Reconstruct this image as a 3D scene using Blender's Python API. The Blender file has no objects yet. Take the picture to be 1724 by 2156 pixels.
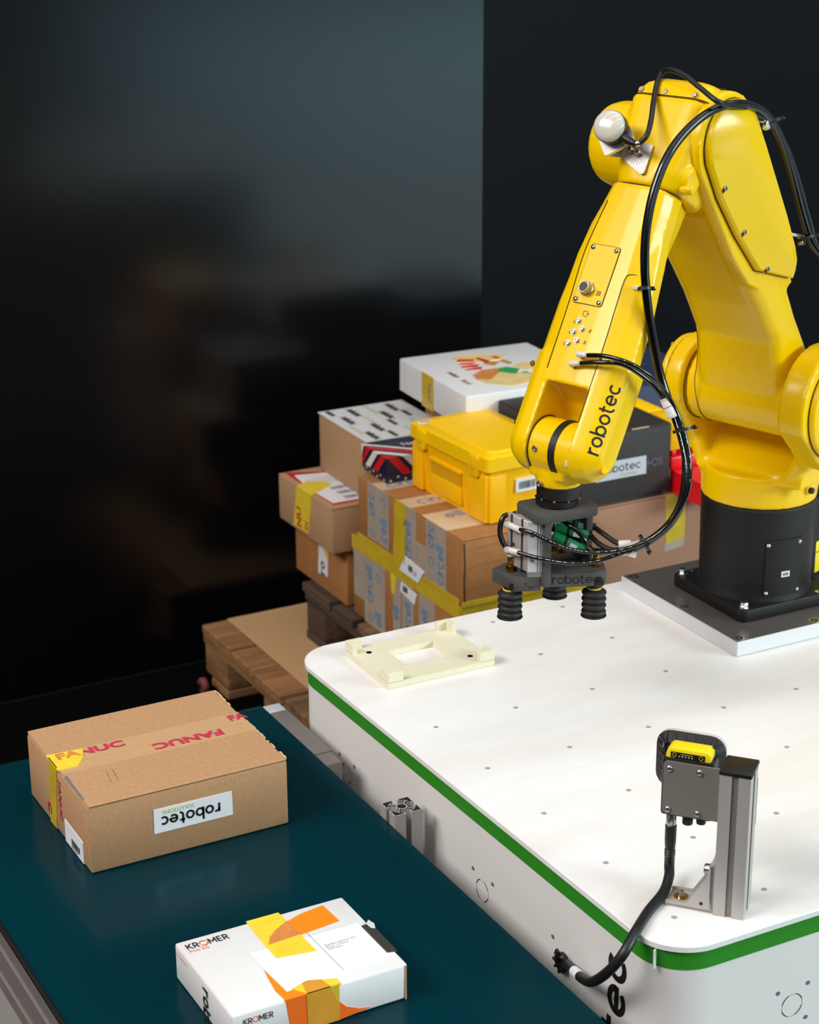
import bpy, bmesh, math, random
from mathutils import Vector, Matrix
random.seed(7)
SC = bpy.context.scene
COL = SC.collection
W, H = 1724, 2156
V = Vector

# ------------------------------------------------------------------ camera
CAM_F, CAM_CX, CAM_CY = 4176.0, 875.0, 1061.0
CAM_R = ((0.880146, -0.474684, -0.004253), (-0.162451, -0.292769, -0.942282), (0.446041, 0.830037, -0.334792))
CAM_C = V((-1.165407, -2.388415, 2.046268))
cam_d = bpy.data.cameras.new('camera'); cam = bpy.data.objects.new('camera', cam_d); COL.objects.link(cam)
rr = [V(r).normalized() for r in CAM_R]
cam.matrix_world = Matrix(((rr[0].x, -rr[1].x, -rr[2].x, CAM_C.x), (rr[0].y, -rr[1].y, -rr[2].y, CAM_C.y),
                           (rr[0].z, -rr[1].z, -rr[2].z, CAM_C.z), (0, 0, 0, 1)))
cam_d.sensor_fit = 'AUTO'; cam_d.sensor_width = 36.0
cam_d.lens = CAM_F / H * 36.0
cam_d.shift_x = (W / 2 - CAM_CX) / H
cam_d.shift_y = (CAM_CY - H / 2) / H
cam_d.clip_start = 0.05; cam_d.clip_end = 100
cam_d.dof.use_dof = True; cam_d.dof.focus_distance = 2.45; cam_d.dof.aperture_fstop = 11.0
SC.camera = cam


def P(u, v, dep):
    """a point measured on the photograph at a known distance along the optical axis"""
    return CAM_C + (rr[0] * ((u - CAM_CX) / CAM_F) + rr[1] * ((v - CAM_CY) / CAM_F) + rr[2]) * dep


# ------------------------------------------------------------------ world, lamps, exposure
SC.view_settings.view_transform = 'Standard'
SC.view_settings.look = 'None'
SC.view_settings.gamma = 1.0
SC.view_settings.use_curve_mapping = False
SC.view_settings.exposure = -0.26
wd = bpy.data.worlds.new('world'); SC.world = wd; wd.use_nodes = True
wd.node_tree.nodes['Background'].inputs[0].default_value = (0.80, 0.87, 1.0, 1)
wd.node_tree.nodes['Background'].inputs[1].default_value = 0.24


def area(name, loc, target, sx, sy, power, col):
    l = bpy.data.lights.new(name, 'AREA'); l.shape = 'RECTANGLE'; l.size = sx; l.size_y = sy
    l.energy = power; l.color = col
    o = bpy.data.objects.new(name, l); COL.objects.link(o)
    o.location = loc
    o.rotation_euler = (V(target) - V(loc)).to_track_quat('-Z', 'Y').to_euler()
    return o


# rows of linear hall lamps hung under the roof
for i, yy in enumerate((-4.2, -2.6, -1.0, 0.6)):
    area('hall_or_fill_lamp', (0.3, yy, 5.2), (0.3, yy, 0), 9.0, 0.22, 51, (1.0, 0.975, 0.94))
area('hall_or_fill_lamp', (0.6, -7.0, 3.4), (0.3, 0, 0.9), 3.4, 1.4, 50, (0.95, 0.97, 1.0))  # added fill from the camera side to lift the front faces
area('hall_or_fill_lamp', (-4.0, -0.3, 4.5), (0.4, 0.5, 0.7), 3.4, 1.4, 275, (1.0, 0.96, 0.92))  # added fill from the left to lift the darker left faces
area('hall_or_fill_lamp', (9.5, -11.5, 5.0), (9.0, -11.0, 0), 7.0, 7.0, 4700, (0.80, 0.98, 1.0))  # unseen lamp added to light the floor mirrored in the back wall

# ------------------------------------------------------------------ materials
def lin(c):
    if isinstance(c, str):
        c = c.lstrip('#'); c = tuple(int(c[i:i + 2], 16) / 255 for i in (0, 2, 4))
    return tuple((x / 12.92) if x <= 0.04045 else ((x + 0.055) / 1.055) ** 2.4 for x in c) + (1.0,)


def mat(name, col, rough=0.5, metal=0.0, var=0.0, vscale=20.0, bump=0.0, bscale=200.0, stretch=(1, 1, 1), coat=0.0, ior=1.5, col2=None, alpha=1.0, rvar=0.0, trans=0.0, spec=0.5):
    m = bpy.data.materials.new(name); m.use_nodes = True
    nt = m.node_tree; b = nt.nodes['Principled BSDF']
    b.inputs['Base Color'].default_value = lin(col)
    b.inputs['Roughness'].default_value = rough; b.inputs['Metallic'].default_value = metal
    b.inputs['IOR'].default_value = ior; b.inputs['Coat Weight'].default_value = coat
    b.inputs['Coat Roughness'].default_value = 0.08
    b.inputs['Alpha'].default_value = alpha; b.inputs['Specular IOR Level'].default_value = spec
    b.inputs['Transmission Weight'].default_value = trans
    tc = nt.nodes.new('ShaderNodeTexCoord'); mp = nt.nodes.new('ShaderNodeMapping')
    mp.inputs['Scale'].default_value = stretch
    nt.links.new(tc.outputs['Object'], mp.inputs['Vector'])
    if var > 0 or col2:
        n = nt.nodes.new('ShaderNodeTexNoise'); n.inputs['Scale'].default_value = vscale; n.inputs['Detail'].default_value = 6
        n.inputs['Roughness'].default_value = 0.65
        nt.links.new(mp.outputs[0], n.inputs['Vector'])
        r = nt.nodes.new('ShaderNodeValToRGB')
        c1 = lin(col); c0 = lin(col2) if col2 else tuple(x * (1 - var) for x in c1[:3]) + (1,)
        r.color_ramp.elements[0].position = 0.35; r.color_ramp.elements[1].position = 0.65
        r.color_ramp.elements[0].color = c0; r.color_ramp.elements[1].color = c1
        nt.links.new(n.outputs['Fac'], r.inputs[0]); nt.links.new(r.outputs[0], b.inputs['Base Color'])
        if rvar:
            mr = nt.nodes.new('ShaderNodeMapRange'); mr.inputs[3].default_value = rough - rvar; mr.inputs[4].default_value = rough + rvar
            nt.links.new(n.outputs['Fac'], mr.inputs[0]); nt.links.new(mr.outputs[0], b.inputs['Roughness'])
    if bump > 0:
        n2 = nt.nodes.new('ShaderNodeTexNoise'); n2.inputs['Scale'].default_value = bscale; n2.inputs['Detail'].default_value = 4
        nt.links.new(mp.outputs[0], n2.inputs['Vector'])
        bp = nt.nodes.new('ShaderNodeBump'); bp.inputs['Strength'].default_value = bump; bp.inputs['Distance'].default_value = 0.002
        nt.links.new(n2.outputs['Fac'], bp.inputs['Height']); nt.links.new(bp.outputs[0], b.inputs['Normal'])
    return m


M = {}
M['yellow'] = mat('robot_yellow_paint', '#f4c600', 0.26, coat=0.08, spec=.32, bump=0.03, bscale=90)
M['black_cast'] = mat('black_cast_iron', '#171514', 0.5, ior=1.38, bump=0.25, bscale=900, var=.15, vscale=300)
M['black_plastic'] = mat('black_plastic', '#141414', 0.42)
M['black_matte'] = mat('black_matte', '#0e0d0d', 0.8)
M['black_rubber'] = mat('black_rubber', '#151413', 0.6, bump=.08, bscale=500)
M['black_gloss'] = mat('black_gloss_hose', '#0a0a0a', 0.18, coat=.3)
M['cable'] = mat('matt_cable', '#161718', 0.42)
M['seam'] = mat('dark_seam', '#3a2c08', 0.7)
M['steel'] = mat('steel', '#b9b4ac', 0.28, 1.0, bump=.05, bscale=300)
M['zinc'] = mat('zinc_bolt', '#cfd3d2', 0.25, 1.0)
M['brushed'] = mat('brushed_steel', '#b5afac', 0.36, .7, bump=.12, bscale=60, stretch=(1, 12, 1))
M['alu'] = mat('anodised_aluminium', '#b9b3af', 0.45, 0.3, bump=.06, bscale=400, stretch=(1, 1, .05))
M['rail'] = mat('dull_rail_aluminium', '#857c78', 0.5, 0.3)
M['alu_dark'] = mat('aluminium_slot', '#5a5552', 0.5, 0.8)
M['alu_plate'] = mat('machined_aluminium', '#817a77', 0.34, .6, bump=.12, bscale=70, stretch=(1, 10, 1), var=.12, vscale=8)
M['alu_bright'] = mat('bright_aluminium', '#d9dbde', 0.38, 0.35)
M['grey_plate'] = mat('grey_sheet', '#878079', 0.5, 0.3, bump=.1, bscale=600)
M['brass'] = mat('brass', '#b98a3a', 0.25, 1.0)
M['white_table'] = mat('white_laminate', '#f1f0ef', 0.42, col2='#e9e4de', vscale=3.5, stretch=(.6, 2.2, 1), rvar=.08)
M['white_side'] = mat('white_powder_coat', '#e6e2de', 0.5, bump=.08, bscale=900)
M['green_band'] = mat('green_band', '#2d8a1c', 0.5, bump=.04, bscale=900)
M['belt'] = mat('teal_belt', '#002c35', 0.2, spec=.2, var=.07, vscale=60, rvar=.06, bump=.02, bscale=500, ior=1.36)
M['cream'] = mat('cream_print', '#e3ddc0', 0.55, bump=.06, bscale=400, var=.04, vscale=30)
M['card'] = mat('brown_cardboard', '#b98d64', 0.8, var=.14, vscale=160, bump=.12, bscale=500)
M['card_b'] = mat('pale_cardboard', '#b98f68', 0.8, var=.12, vscale=160, bump=.12, bscale=500)
M['card_c'] = mat('orange_cardboard', '#b07742', 0.75, var=.16, vscale=40, bump=.1, bscale=200)
M['card_d'] = mat('pinkish_cardboard', '#a87c62', 0.8, var=.1, vscale=120, bump=.1, bscale=400)
M['card_edge'] = mat('torn_cardboard', '#d8b48a', 0.9, var=.3, vscale=300)
M['card_sheet'] = mat('cardboard_sheet', '#c79d6e', 0.85, var=.08, vscale=100)
M['white_card'] = mat('white_card', '#dddbda', 0.55, var=.03, vscale=40, bump=.06, bscale=60)
M['black_card'] = mat('black_card', '#332f2d', 0.62, var=.12, vscale=140, bump=.08, bscale=400)
M['paper'] = mat('white_label', '#e9e9ec', 0.5)
M['grey_label'] = mat('grey_label', '#c9ccd2', 0.5)
M['white_label'] = mat('bright_label', '#f6f2f0', 0.4)
M['recess'] = mat('shaded_recess', '#b98a08', 0.6)  # shade of the screw recesses put into a darker yellow
M['crate_recess'] = mat('crate_recess', '#e0a300', 0.5)  # shade of the crate's grip recess put into its colour
M['hole'] = mat('hole_grey', '#a39e99', 0.6)
M['ink'] = mat('black_ink', '#111112', 0.6)
M['ink_grey'] = mat('grey_ink', '#6f6b70', 0.6)
M['ink_red'] = mat('crimson_ink', '#c4284c', 0.6)
M['ink_red2'] = mat('red_ink', '#c01c22', 0.6)
M['ink_orange'] = mat('orange_ink', '#f88408', 0.5)
M['ink_orange2'] = mat('deep_orange_ink', '#ef6a10', 0.5)
M['ink_green'] = mat('lime_ink', '#a6c520', 0.6)
M['ink_blue'] = mat('blue_ink', '#2f86bd', 0.6)
M['ink_black_table'] = mat('black_vinyl', '#15130f', 0.5)
M['tape_yellow'] = mat('yellow_tape', '#f3d23c', 0.3, bump=.15, bscale=60, var=.12, vscale=40)
M['tape_yellow_dull'] = mat('dull_yellow_tape', '#d6b52e', 0.3, bump=.2, bscale=60, var=.2, vscale=30)
M['tape_orange'] = mat('tape_over_orange', '#da9a34', 0.3, bump=.15, bscale=60, var=.12, vscale=40)
M['tape_clear'] = mat('printed_pale_tape', '#b4a494', 0.3, bump=.3, bscale=40, var=.14, vscale=30)
M['tape_clear2'] = mat('printed_pale_tape_top', '#d8bc9c', 0.3, bump=.2, bscale=40, var=.08, vscale=30)
M['tape_brown'] = mat('clear_brown_tape', '#c69d72', 0.35, var=.05, vscale=60)
M['crate'] = mat('yellow_crate_plastic', '#ffbe00', 0.42, spec=.35, bump=.05, bscale=120)
M['crate_lid'] = mat('yellow_lid_plastic', '#ffc800', 0.45, spec=.35, bump=.05, bscale=120)
M['red_plastic'] = mat('red_plastic', '#e01420', 0.3)
M['blue_card'] = mat('dark_blue_card', '#26304f', 0.6)
M['navy'] = mat('navy_print', '#1b1a35', 0.4)
M['print_red'] = mat('print_red', '#cf1a20', 0.45)
M['print_white'] = mat('print_white', '#e8e2d6', 0.45)
M['wood'] = mat('pallet_wood', '#a9784a', 0.8, col2='#7d5735', vscale=9, stretch=(.35, 5, 5), bump=.3, bscale=60)
M['wood_b'] = mat('pallet_wood_worn', '#8c6844', 0.85, col2='#5b432f', vscale=8, stretch=(.35, 5, 5), bump=.35, bscale=60)
M['wood_y'] = mat('pallet_cross_wood', '#9c7044', 0.8, col2='#6b4b2d', vscale=9, stretch=(5, .35, 5), bump=.3, bscale=60)
M['wood_dark'] = mat('dark_pallet_wood', '#5f4a3a', 0.85, col2='#33261d', vscale=7, stretch=(5, .4, 5), bump=.3, bscale=60)
M['carpet'] = mat('black_carpet', '#050404', 1.0, spec=0.05)
M['added_floor'] = mat('pale_added_floor', '#93b3c0', 0.5, var=.08, vscale=2)
M['wall_gloss'] = mat('black_gloss_panel', '#08080a', 0.185, ior=1.44, bump=.06, bscale=1.3)
M['wall_dark'] = mat('black_added_partition', '#060606', 1.0, spec=0.05)
M['wall_matt'] = mat('dark_panel', '#090a0c', 0.5, spec=.12, bump=.05, bscale=1.2)
M['dark_print'] = mat('dark_grey_nylon_print', '#4a4744', 0.8, bump=.25, bscale=900, var=.1, vscale=400)
M['fit_white'] = mat('white_fitting', '#dad2ca', 0.45)
M['fit_clear'] = mat('clear_fitting', '#c9c2bc', 0.3)
M['green_plastic'] = mat('green_plastic', '#149455', 0.4)
M['lens'] = mat('frosted_dome', '#cfcabb', 0.18, coat=.6)
M['pink'] = mat('dull_red_plastic', '#7a3a3e', 0.6)
M['shine_yellow'] = mat('camera_yellow', '#f8d916', 0.35)
M['gasket_and_shade'] = mat('black_gasket_and_shade', '#151310', 0.5)  # seals and rings, also the painted shade on table and post
M['food_tan'] = mat('food_print_tan', '#efd28e', 0.5, var=.2, vscale=40)
M['food_orange'] = mat('food_print_orange', '#dd8a45', 0.5, var=.25, vscale=50)
M['food_red'] = mat('food_print_red', '#cc1d1d', 0.5)
M['food_green'] = mat('food_print_green', '#2f9a55', 0.5)
M['food_gold'] = mat('food_print_gold', '#b98a2a', 0.5)
M['chevron_dot'] = mat('print_dot', '#e3dccd', 0.45)

# ------------------------------------------------------------------ mesh helpers (everything is built in world coordinates)
I4 = Matrix.Identity(4)


def frame(o, x, y, z=None):
    x = V(x); y = V(y); z = V(z) if z is not None else x.cross(y)
    return Matrix(((x.x, y.x, z.x, o[0]), (x.y, y.y, z.y, o[1]), (x.z, y.z, z.z, o[2]), (0, 0, 0, 1)))


def T(x, y, z):
    return Matrix.Translation((x, y, z))


def RZ(a):
    return Matrix.Rotation(a, 4, 'Z')


def take(bm, tmp, m):
    bmesh.ops.recalc_face_normals(tmp, faces=tmp.faces[:])
    if m is not None:
        tmp.transform(m)
        if m.to_3x3().determinant() < 0:
            bmesh.ops.reverse_faces(tmp, faces=tmp.faces[:])
    me = bpy.data.meshes.new('t'); tmp.to_mesh(me); tmp.free()
    bm.from_mesh(me); bpy.data.meshes.remove(me)
    return bm


def drape(bm, src, direction, off):
    """press lettering onto a curved surface (src: a bmesh in world coordinates)"""
    from mathutils.bvhtree import BVHTree
    tree = BVHTree.FromBMesh(src); direction = V(direction).normalized()
    for v in bm.verts:
        h = tree.ray_cast(v.co - direction * .05, direction)
        if h[0] is not None: v.co = h[0] - direction * off
    return bm


def new():
    return bmesh.new()


def bevel(tmp, b, seg=2, edges=None):
    if b > 0:
        bmesh.ops.bevel(tmp, geom=edges if edges is not None else tmp.edges[:], offset=b, segments=seg, profile=0.5, affect='EDGES', clamp_overlap=True)


def box(bm, x0, x1, y0, y1, z0, z1, m=None, bev=0.0, seg=2):
    t = bmesh.new()
    bmesh.ops.create_cube(t, size=1.0)
    for v in t.verts:
        v.co = V((x0 + (v.co.x + .5) * (x1 - x0), y0 + (v.co.y + .5) * (y1 - y0), z0 + (v.co.z + .5) * (z1 - z0)))
    bevel(t, bev, seg)
    return take(bm, t, m)


def prism(bm, pts, z0, z1, m=None, bev=0.0, seg=2):
    t = bmesh.new()
    a = [t.verts.new((p[0], p[1], z0)) for p in pts]
    b = [t.verts.new((p[0], p[1], z1)) for p in pts]
    n = len(pts)
    t.faces.new(a); t.faces.new(b)
    for i in range(n):
        t.faces.new((a[i], a[(i + 1) % n], b[(i + 1) % n], b[i]))
    if bev > 0:
        bmesh.ops.recalc_face_normals(t, faces=t.faces[:])
        if n <= 8:
            bevel(t, bev, seg)
        else:
            es = [e for e in t.edges if abs(e.verts[0].co.z - e.verts[1].co.z) < 1e-7]
            bevel(t, bev, seg, es)
    return take(bm, t, m)


def flat(bm, pts, m, z=0.0004):
    """a printed shape lying on a face"""
    t = bmesh.new()
    t.faces.new([t.verts.new((p[0], p[1], z)) for p in pts])
    if len(pts) > 4:
        bmesh.ops.triangulate(t, faces=t.faces[:])
    for f in t.faces:
        f.normal_update()
        if f.normal.z < 0:
            f.normal_flip()
    t.transform(m)
    me = bpy.data.meshes.new('t'); t.to_mesh(me); t.free(); bm.from_mesh(me); bpy.data.meshes.remove(me)


def lathe(bm, prof, m=None, seg=32):
    t = bmesh.new()
    rings = []
    for r, z in prof:
        if r < 1e-6:
            rings.append([t.verts.new((0, 0, z))])
        else:
            rings.append([t.verts.new((r * math.cos(2 * math.pi * i / seg), r * math.sin(2 * math.pi * i / seg), z)) for i in range(seg)])
    for a, b in zip(rings[:-1], rings[1:]):
        if len(a) == 1 and len(b) == 1:
            continue
        for i in range(seg):
            j = (i + 1) % seg
            if len(a) == 1:
                t.faces.new((a[0], b[i], b[j]))
            elif len(b) == 1:
                t.faces.new((a[i], a[j], b[0]))
            else:
                t.faces.new((a[i], a[j], b[j], b[i]))
    for r in (rings[0], rings[-1]):
        if len(r) > 1:
            t.faces.new(r)
    return take(bm, t, m)


def cyl(bm, r, z0, z1, m=None, seg=32, bev=0.0, r1=None):
    r1 = r if r1 is None else r1
    if bev > 0:
        pr = [(r - bev, z0), (r - bev * .3, z0 + bev * .3), (r, z0 + bev), (r1, z1 - bev), (r1 - bev * .3, z1 - bev * .3), (r1 - bev, z1)]
    else:
        pr = [(r, z0), (r1, z1)]
    return lathe(bm, pr, m, seg)


def axis_frame(p, d):
    """frame with its z axis along d"""
    d = V(d).normalized()
    q = d.to_track_quat('Z', 'Y')
    return Matrix.Translation(V(p)) @ q.to_matrix().to_4x4()


def rod(bm, p0, p1, r, seg=12, bev=0.0, r1=None):
    p0 = V(p0); p1 = V(p1)
    return cyl(bm, r, 0, (p1 - p0).length, axis_frame(p0, p1 - p0), seg, bev, r1)


def spline(pts, n=8):
    pts = [V(p) for p in pts]
    out = []
    for i in range(len(pts) - 1):
        p0 = pts[max(i - 1, 0)]; p1 = pts[i]; p2 = pts[i + 1]; p3 = pts[min(i + 2, len(pts) - 1)]
        for k in range(n):
            t = k / n
            out.append(0.5 * ((2 * p1) + (p2 - p0) * t + (2 * p0 - 5 * p1 + 4 * p2 - p3) * t * t + (3 * p1 - p0 - 3 * p2 + p3) * t ** 3))
    out.append(pts[-1])
    return out


def tube(bm, pts, r, seg=10, n=8, smooth=True):
    c = spline(pts, n) if smooth else [V(p) for p in pts]
    t = bmesh.new(); rings = []
    up = V((0, 0, 1))
    for i, p in enumerate(c):
        d = (c[min(i + 1, len(c) - 1)] - c[max(i - 1, 0)]).normalized()
        if i == 0:
            a = d.orthogonal().normalized()
        else:
            a = (a - d * a.dot(d)).normalized()
        b = d.cross(a)
        rings.append([t.verts.new(p + (a * math.cos(2 * math.pi * k / seg) + b * math.sin(2 * math.pi * k / seg)) * r) for k in range(seg)])
    for x, y in zip(rings[:-1], rings[1:]):
        for k in range(seg):
            t.faces.new((x[k], x[(k + 1) % seg], y[(k + 1) % seg], y[k]))
    t.faces.new(rings[0]); t.faces.new(rings[-1])
    return take(bm, t, None)


def loft(bm, rings, m=None, closed_ends=True):
    t = bmesh.new()
    R = [[t.verts.new(p) for p in r] for r in rings]
    n = len(R[0])
    for a, b in zip(R[:-1], R[1:]):
        for i in range(n):
            t.faces.new((a[i], a[(i + 1) % n], b[(i + 1) % n], b[i]))
    t.faces.new(R[0]); t.faces.new(R[-1])
    return take(bm, t, m)


def arc(cx, cy, r, a0, a1, n=12):
    return [(cx + r * math.cos(math.radians(a0 + (a1 - a0) * i / n)), cy + r * math.sin(math.radians(a0 + (a1 - a0) * i / n))) for i in range(n + 1)]


def rrect(x0, x1, y0, y1, r, n=6):
    return arc(x1 - r, y0 + r, r, -90, 0, n) + arc(x1 - r, y1 - r, r, 0, 90, n) + arc(x0 + r, y1 - r, r, 90, 180, n) + arc(x0 + r, y0 + r, r, 180, 270, n)


def hexbolt(bm, m, r=.006, h=.005):
    cyl(bm, r * 1.45, 0, .0012, m, 16)
    cyl(bm, r, .0012, h, m, 6, .0006)


def capscrew(bm, m, r=.004, h=.004):
    lathe(bm, [(r, 0), (r, h * .8), (r * .85, h), (r * .55, h), (r * .5, h * .5), (0, h * .5)], m, 14)


def panhead(bm, m, r=.004, h=.0025):
    lathe(bm, [(r, 0), (r * .95, h * .4), (r * .7, h * .85), (r * .4, h), (r * .35, h * .6), (0, h * .6)], m, 14)


# ---- lettering -------------------------------------------------------------
def ribbon(bm, pts, w, m, z=0.0005):
    t = bmesh.new(); L = []; n = len(pts)
    for i, p in enumerate(pts):
        a = V(pts[max(i - 1, 0)] + (0,)) if len(p) == 2 else V(pts[max(i - 1, 0)])
        b = V(pts[min(i + 1, n - 1)] + (0,))
        d = (b - a).normalized(); q = V((-d.y, d.x, 0)) * (w / 2)
        c = V((p[0], p[1], z))
        L.append((t.verts.new(c + q), t.verts.new(c - q)))
    for (a, b), (c, d) in zip(L[:-1], L[1:]):
        f = t.faces.new((a, b, d, c)); f.normal_update()
        if f.normal.z < 0:
            f.normal_flip()
    t.transform(m)
    me = bpy.data.meshes.new('t'); t.to_mesh(me); t.free(); bm.from_mesh(me); bpy.data.meshes.remove(me)


def glyph(ch, sw):
    """round geometric lower-case letter of x-height 1: (strokes, advance)"""
    r = .5 - sw / 2
    o = arc(.5, .5, r, 0, 360, 28)
    if ch == 'o': return [o], 1.0
    if ch == 'b': return [o, [(sw / 2, 0), (sw / 2, 1.42)]], 1.0
    if ch == 'r': return [[(sw / 2, 0), (sw / 2, 1.0)], arc(.5, .5, r, 180, 75, 12)], .62
    if ch == 't': return [[(.22, 1.3), (.22, .38)] + arc(.22 + .34, .36, .34, 180, 275, 8), [(0, 1 - sw / 2), (.58, 1 - sw / 2)]], .66
    if ch == 'e': return [arc(.5, .5, r, 0, 318, 26), [(sw * .6, .5), (1 - sw * .1, .5)]], 1.0
    if ch == 'c': return [arc(.5, .5, r, 48, 312, 24)], .92
    if ch == 'l': return [[(sw / 2, 0), (sw / 2, 1.42)]], sw
    if ch == 'i': return [[(sw / 2, 0), (sw / 2, 1.0)], [(sw / 2, 1.18), (sw / 2, 1.18 + sw * 1.2)]], sw
    if ch == 'K': return [[(sw / 2, 0), (sw / 2, 1.4)], [(sw, .62), (.86, 1.4)], [(.34, .86), (.92, 0)]], .95
    if ch == 'R': return [[(sw / 2, 0), (sw / 2, 1.4)], [(0, 1.4 - sw / 2), (.46, 1.4 - sw / 2)] + arc(.46, .97, .43 - sw / 2, 90, -90, 8) + [(0, .54 + sw / 2)], [(.48, .6), (.86, 0)]], .9
    if ch == 'M': return [[(sw / 2, 0), (sw / 2, 1.4)], [(sw * .4, 1.36), (.62, .42)], [(.62, .42), (1.24 - sw * .4, 1.36)], [(1.24 - sw / 2, 1.4), (1.24 - sw / 2, 0)]], 1.24
    if ch == 'E': return [[(sw / 2, 0), (sw / 2, 1.4)], [(0, 1.4 - sw / 2), (.76, 1.4 - sw / 2)], [(0, .7), (.68, .7)], [(0, sw / 2), (.76, sw / 2)]], .78
    if ch == 'O': return [arc(.7, .7, .7 - sw / 2, 0, 360, 28)], 1.4
    return [], .5


def round_text(bm, s, m, size, sw=.2, gap=.12, sx=1.0, skew=0.0, z=.0006):
    x = 0
    for ch in s:
        st, adv = glyph(ch, sw)
        for line in st:
            if len(line) < 8:
                fine = []
                for a, b in zip(line[:-1], line[1:]):
                    n = max(1, int(math.hypot(b[0] - a[0], b[1] - a[1]) / .15))
                    fine += [(a[0] + (b[0] - a[0]) * i / n, a[1] + (b[1] - a[1]) * i / n) for i in range(n)]
                line = fine + [line[-1]]
            ribbon(bm, [((x + p[0]) * size * sx + skew * p[1] * size, p[1] * size) for p in line], sw * size, m, z)
        x += adv + gap
    return x * size * sx


def font_text(bm, s, m, size, bold=0.0, sx=1.0, z=.0006, align='LEFT'):
    cu = bpy.data.curves.new('t', 'FONT'); cu.body = s; cu.size = size; cu.offset = bold * size; cu.align_x = align
    cu.resolution_u = 3
    o = bpy.data.objects.new('t', cu); COL.objects.link(o)
    dg = bpy.context.evaluated_depsgraph_get(); dg.update()
    me = bpy.data.meshes.new_from_object(o.evaluated_get(dg))
    me.transform(m @ Matrix.Diagonal((sx, 1, 1, 1)) @ T(0, 0, z))
    bm.from_mesh(me)
    bpy.data.meshes.remove(me); bpy.data.objects.remove(o); bpy.data.curves.remove(cu)


def barcode(bm, m, x0, x1, y0, y1, n=18, z=.0006, rnd=None):
    rnd = rnd or random.Random(3)
    x = x0; step = (x1 - x0) / n
    while x < x1 - step:
        w = step * rnd.choice((.35, .35, .7, 1.0))
        flat(bm, [(x, y0), (x + w, y0), (x + w, y1), (x, y1)], m, z)
        x += w + step * rnd.choice((.35, .6))


def rect(x0, x1, y0, y1):
    return [(x0, y0), (x1, y0), (x1, y1), (x0, y1)]


# ---- objects ---------------------------------------------------------------
ROOT = {}


def setp(o, label=None, cat=None, group=None, kind=None):
    if label: o['label'] = label
    if cat: o['category'] = cat
    if group: o['group'] = group
    if kind: o['kind'] = kind
    return o


def mesh_of(bm, name, smooth):
    me = bpy.data.meshes.new(name); bm.to_mesh(me); bm.free()
    if smooth:
        me.polygons.foreach_set('use_smooth', [True] * len(me.polygons))
        me.set_sharp_from_angle(angle=math.radians(smooth))
    me.update()
    return me


def thing(name, label, cat, loc, rz=0.0, group=None):
    o = bpy.data.objects.new(name, None); COL.objects.link(o)
    o.empty_display_size = .05
    o.location = loc; o.rotation_euler = (0, 0, rz)
    ROOT[o] = T(*loc) @ RZ(rz)
    return setp(o, label, cat, group)


def part(name, bm, m, parent, label=None, smooth=35, kind=None):
    root = parent if parent in ROOT else parent.parent
    bm.transform(ROOT[root].inverted())
    me = mesh_of(bm, name, smooth); me.materials.append(M[m])
    o = bpy.data.objects.new(name, me); COL.objects.link(o); o.parent = parent
    if label: o['label'] = label
    if kind: o['kind'] = kind
    return o


def single(name, bm, m, label, cat, base, smooth=35, group=None, kind=None):
    """a thing that is one mesh, its origin at the given base point"""
    bm.transform(T(*base).inverted())
    me = mesh_of(bm, name, smooth); me.materials.append(M[m])
    o = bpy.data.objects.new(name, me); COL.objects.link(o); o.location = base
    return setp(o, label, cat, group, kind)


def cast(bm, voxel=.003, smooth=6, factor=.5):
    """melt overlapping solids into one cast body with fillets"""
    bmesh.ops.triangulate(bm, faces=bm.faces[:])
    me = bpy.data.meshes.new('t'); bm.to_mesh(me); bm.free()
    o = bpy.data.objects.new('t', me); COL.objects.link(o)
    r = o.modifiers.new('r', 'REMESH'); r.mode = 'VOXEL'; r.voxel_size = voxel; r.use_smooth_shade = True
    s = o.modifiers.new('s', 'SMOOTH'); s.factor = factor; s.iterations = smooth
    dg = bpy.context.evaluated_depsgraph_get(); dg.update()
    m2 = bpy.data.meshes.new_from_object(o.evaluated_get(dg))
    b2 = bmesh.new(); b2.from_mesh(m2)
    bpy.data.objects.remove(o); bpy.data.meshes.remove(me); bpy.data.meshes.remove(m2)
    return b2


def struct(name, bm, m, smooth=None):
    me = mesh_of(bm, name, smooth); me.materials.append(M[m])
    o = bpy.data.objects.new(name, me); COL.objects.link(o); o['kind'] = 'structure'
    return o

# ================================================================== SETTING
b = new(); box(b, -9, 12, -14, 12, -.05, 0); struct('floor', b, 'added_floor')  # pale unseen floor, added to brighten the reflection in the back wall
single('carpet', prism(new(), [(-7.0, -7.99), (4.0, -7.99), (3.3, -5.2), (2.1, -1.7), (1.9, -.7), (6.0, -.5), (6.0, 1.89), (-7.0, 1.89)], 0.0, .006), 'carpet', 'black booth carpet lying under the pallet and the conveyor', 'carpet', (0, 1, 0), 0)  # right edge shaped to bound the bright patch reflected in the wall
b = new(); box(b, -5.0, 1.333, 1.9, 1.96, 0, 3.2); struct('wall_back', b, 'wall_gloss')
b = new()
prism(b, [(1.334, 1.904), (4.6, 2.70), (4.6, 2.76), (1.334, 1.96)], 0, 3.2); struct('wall_right', b, 'wall_matt')
b = new(); box(b, -8.0, 3.7, -8.06, -8.0, 0, 3.0); struct('added_partition', b, 'wall_dark')  # unseen partition, added to darken the left of the wall reflection

SKEW = .0140
def sk(pts): return [(x - SKEW * (y + .48) * max(0, min(1, (.6 - x) / .6)), y) for x, y in pts]
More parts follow.
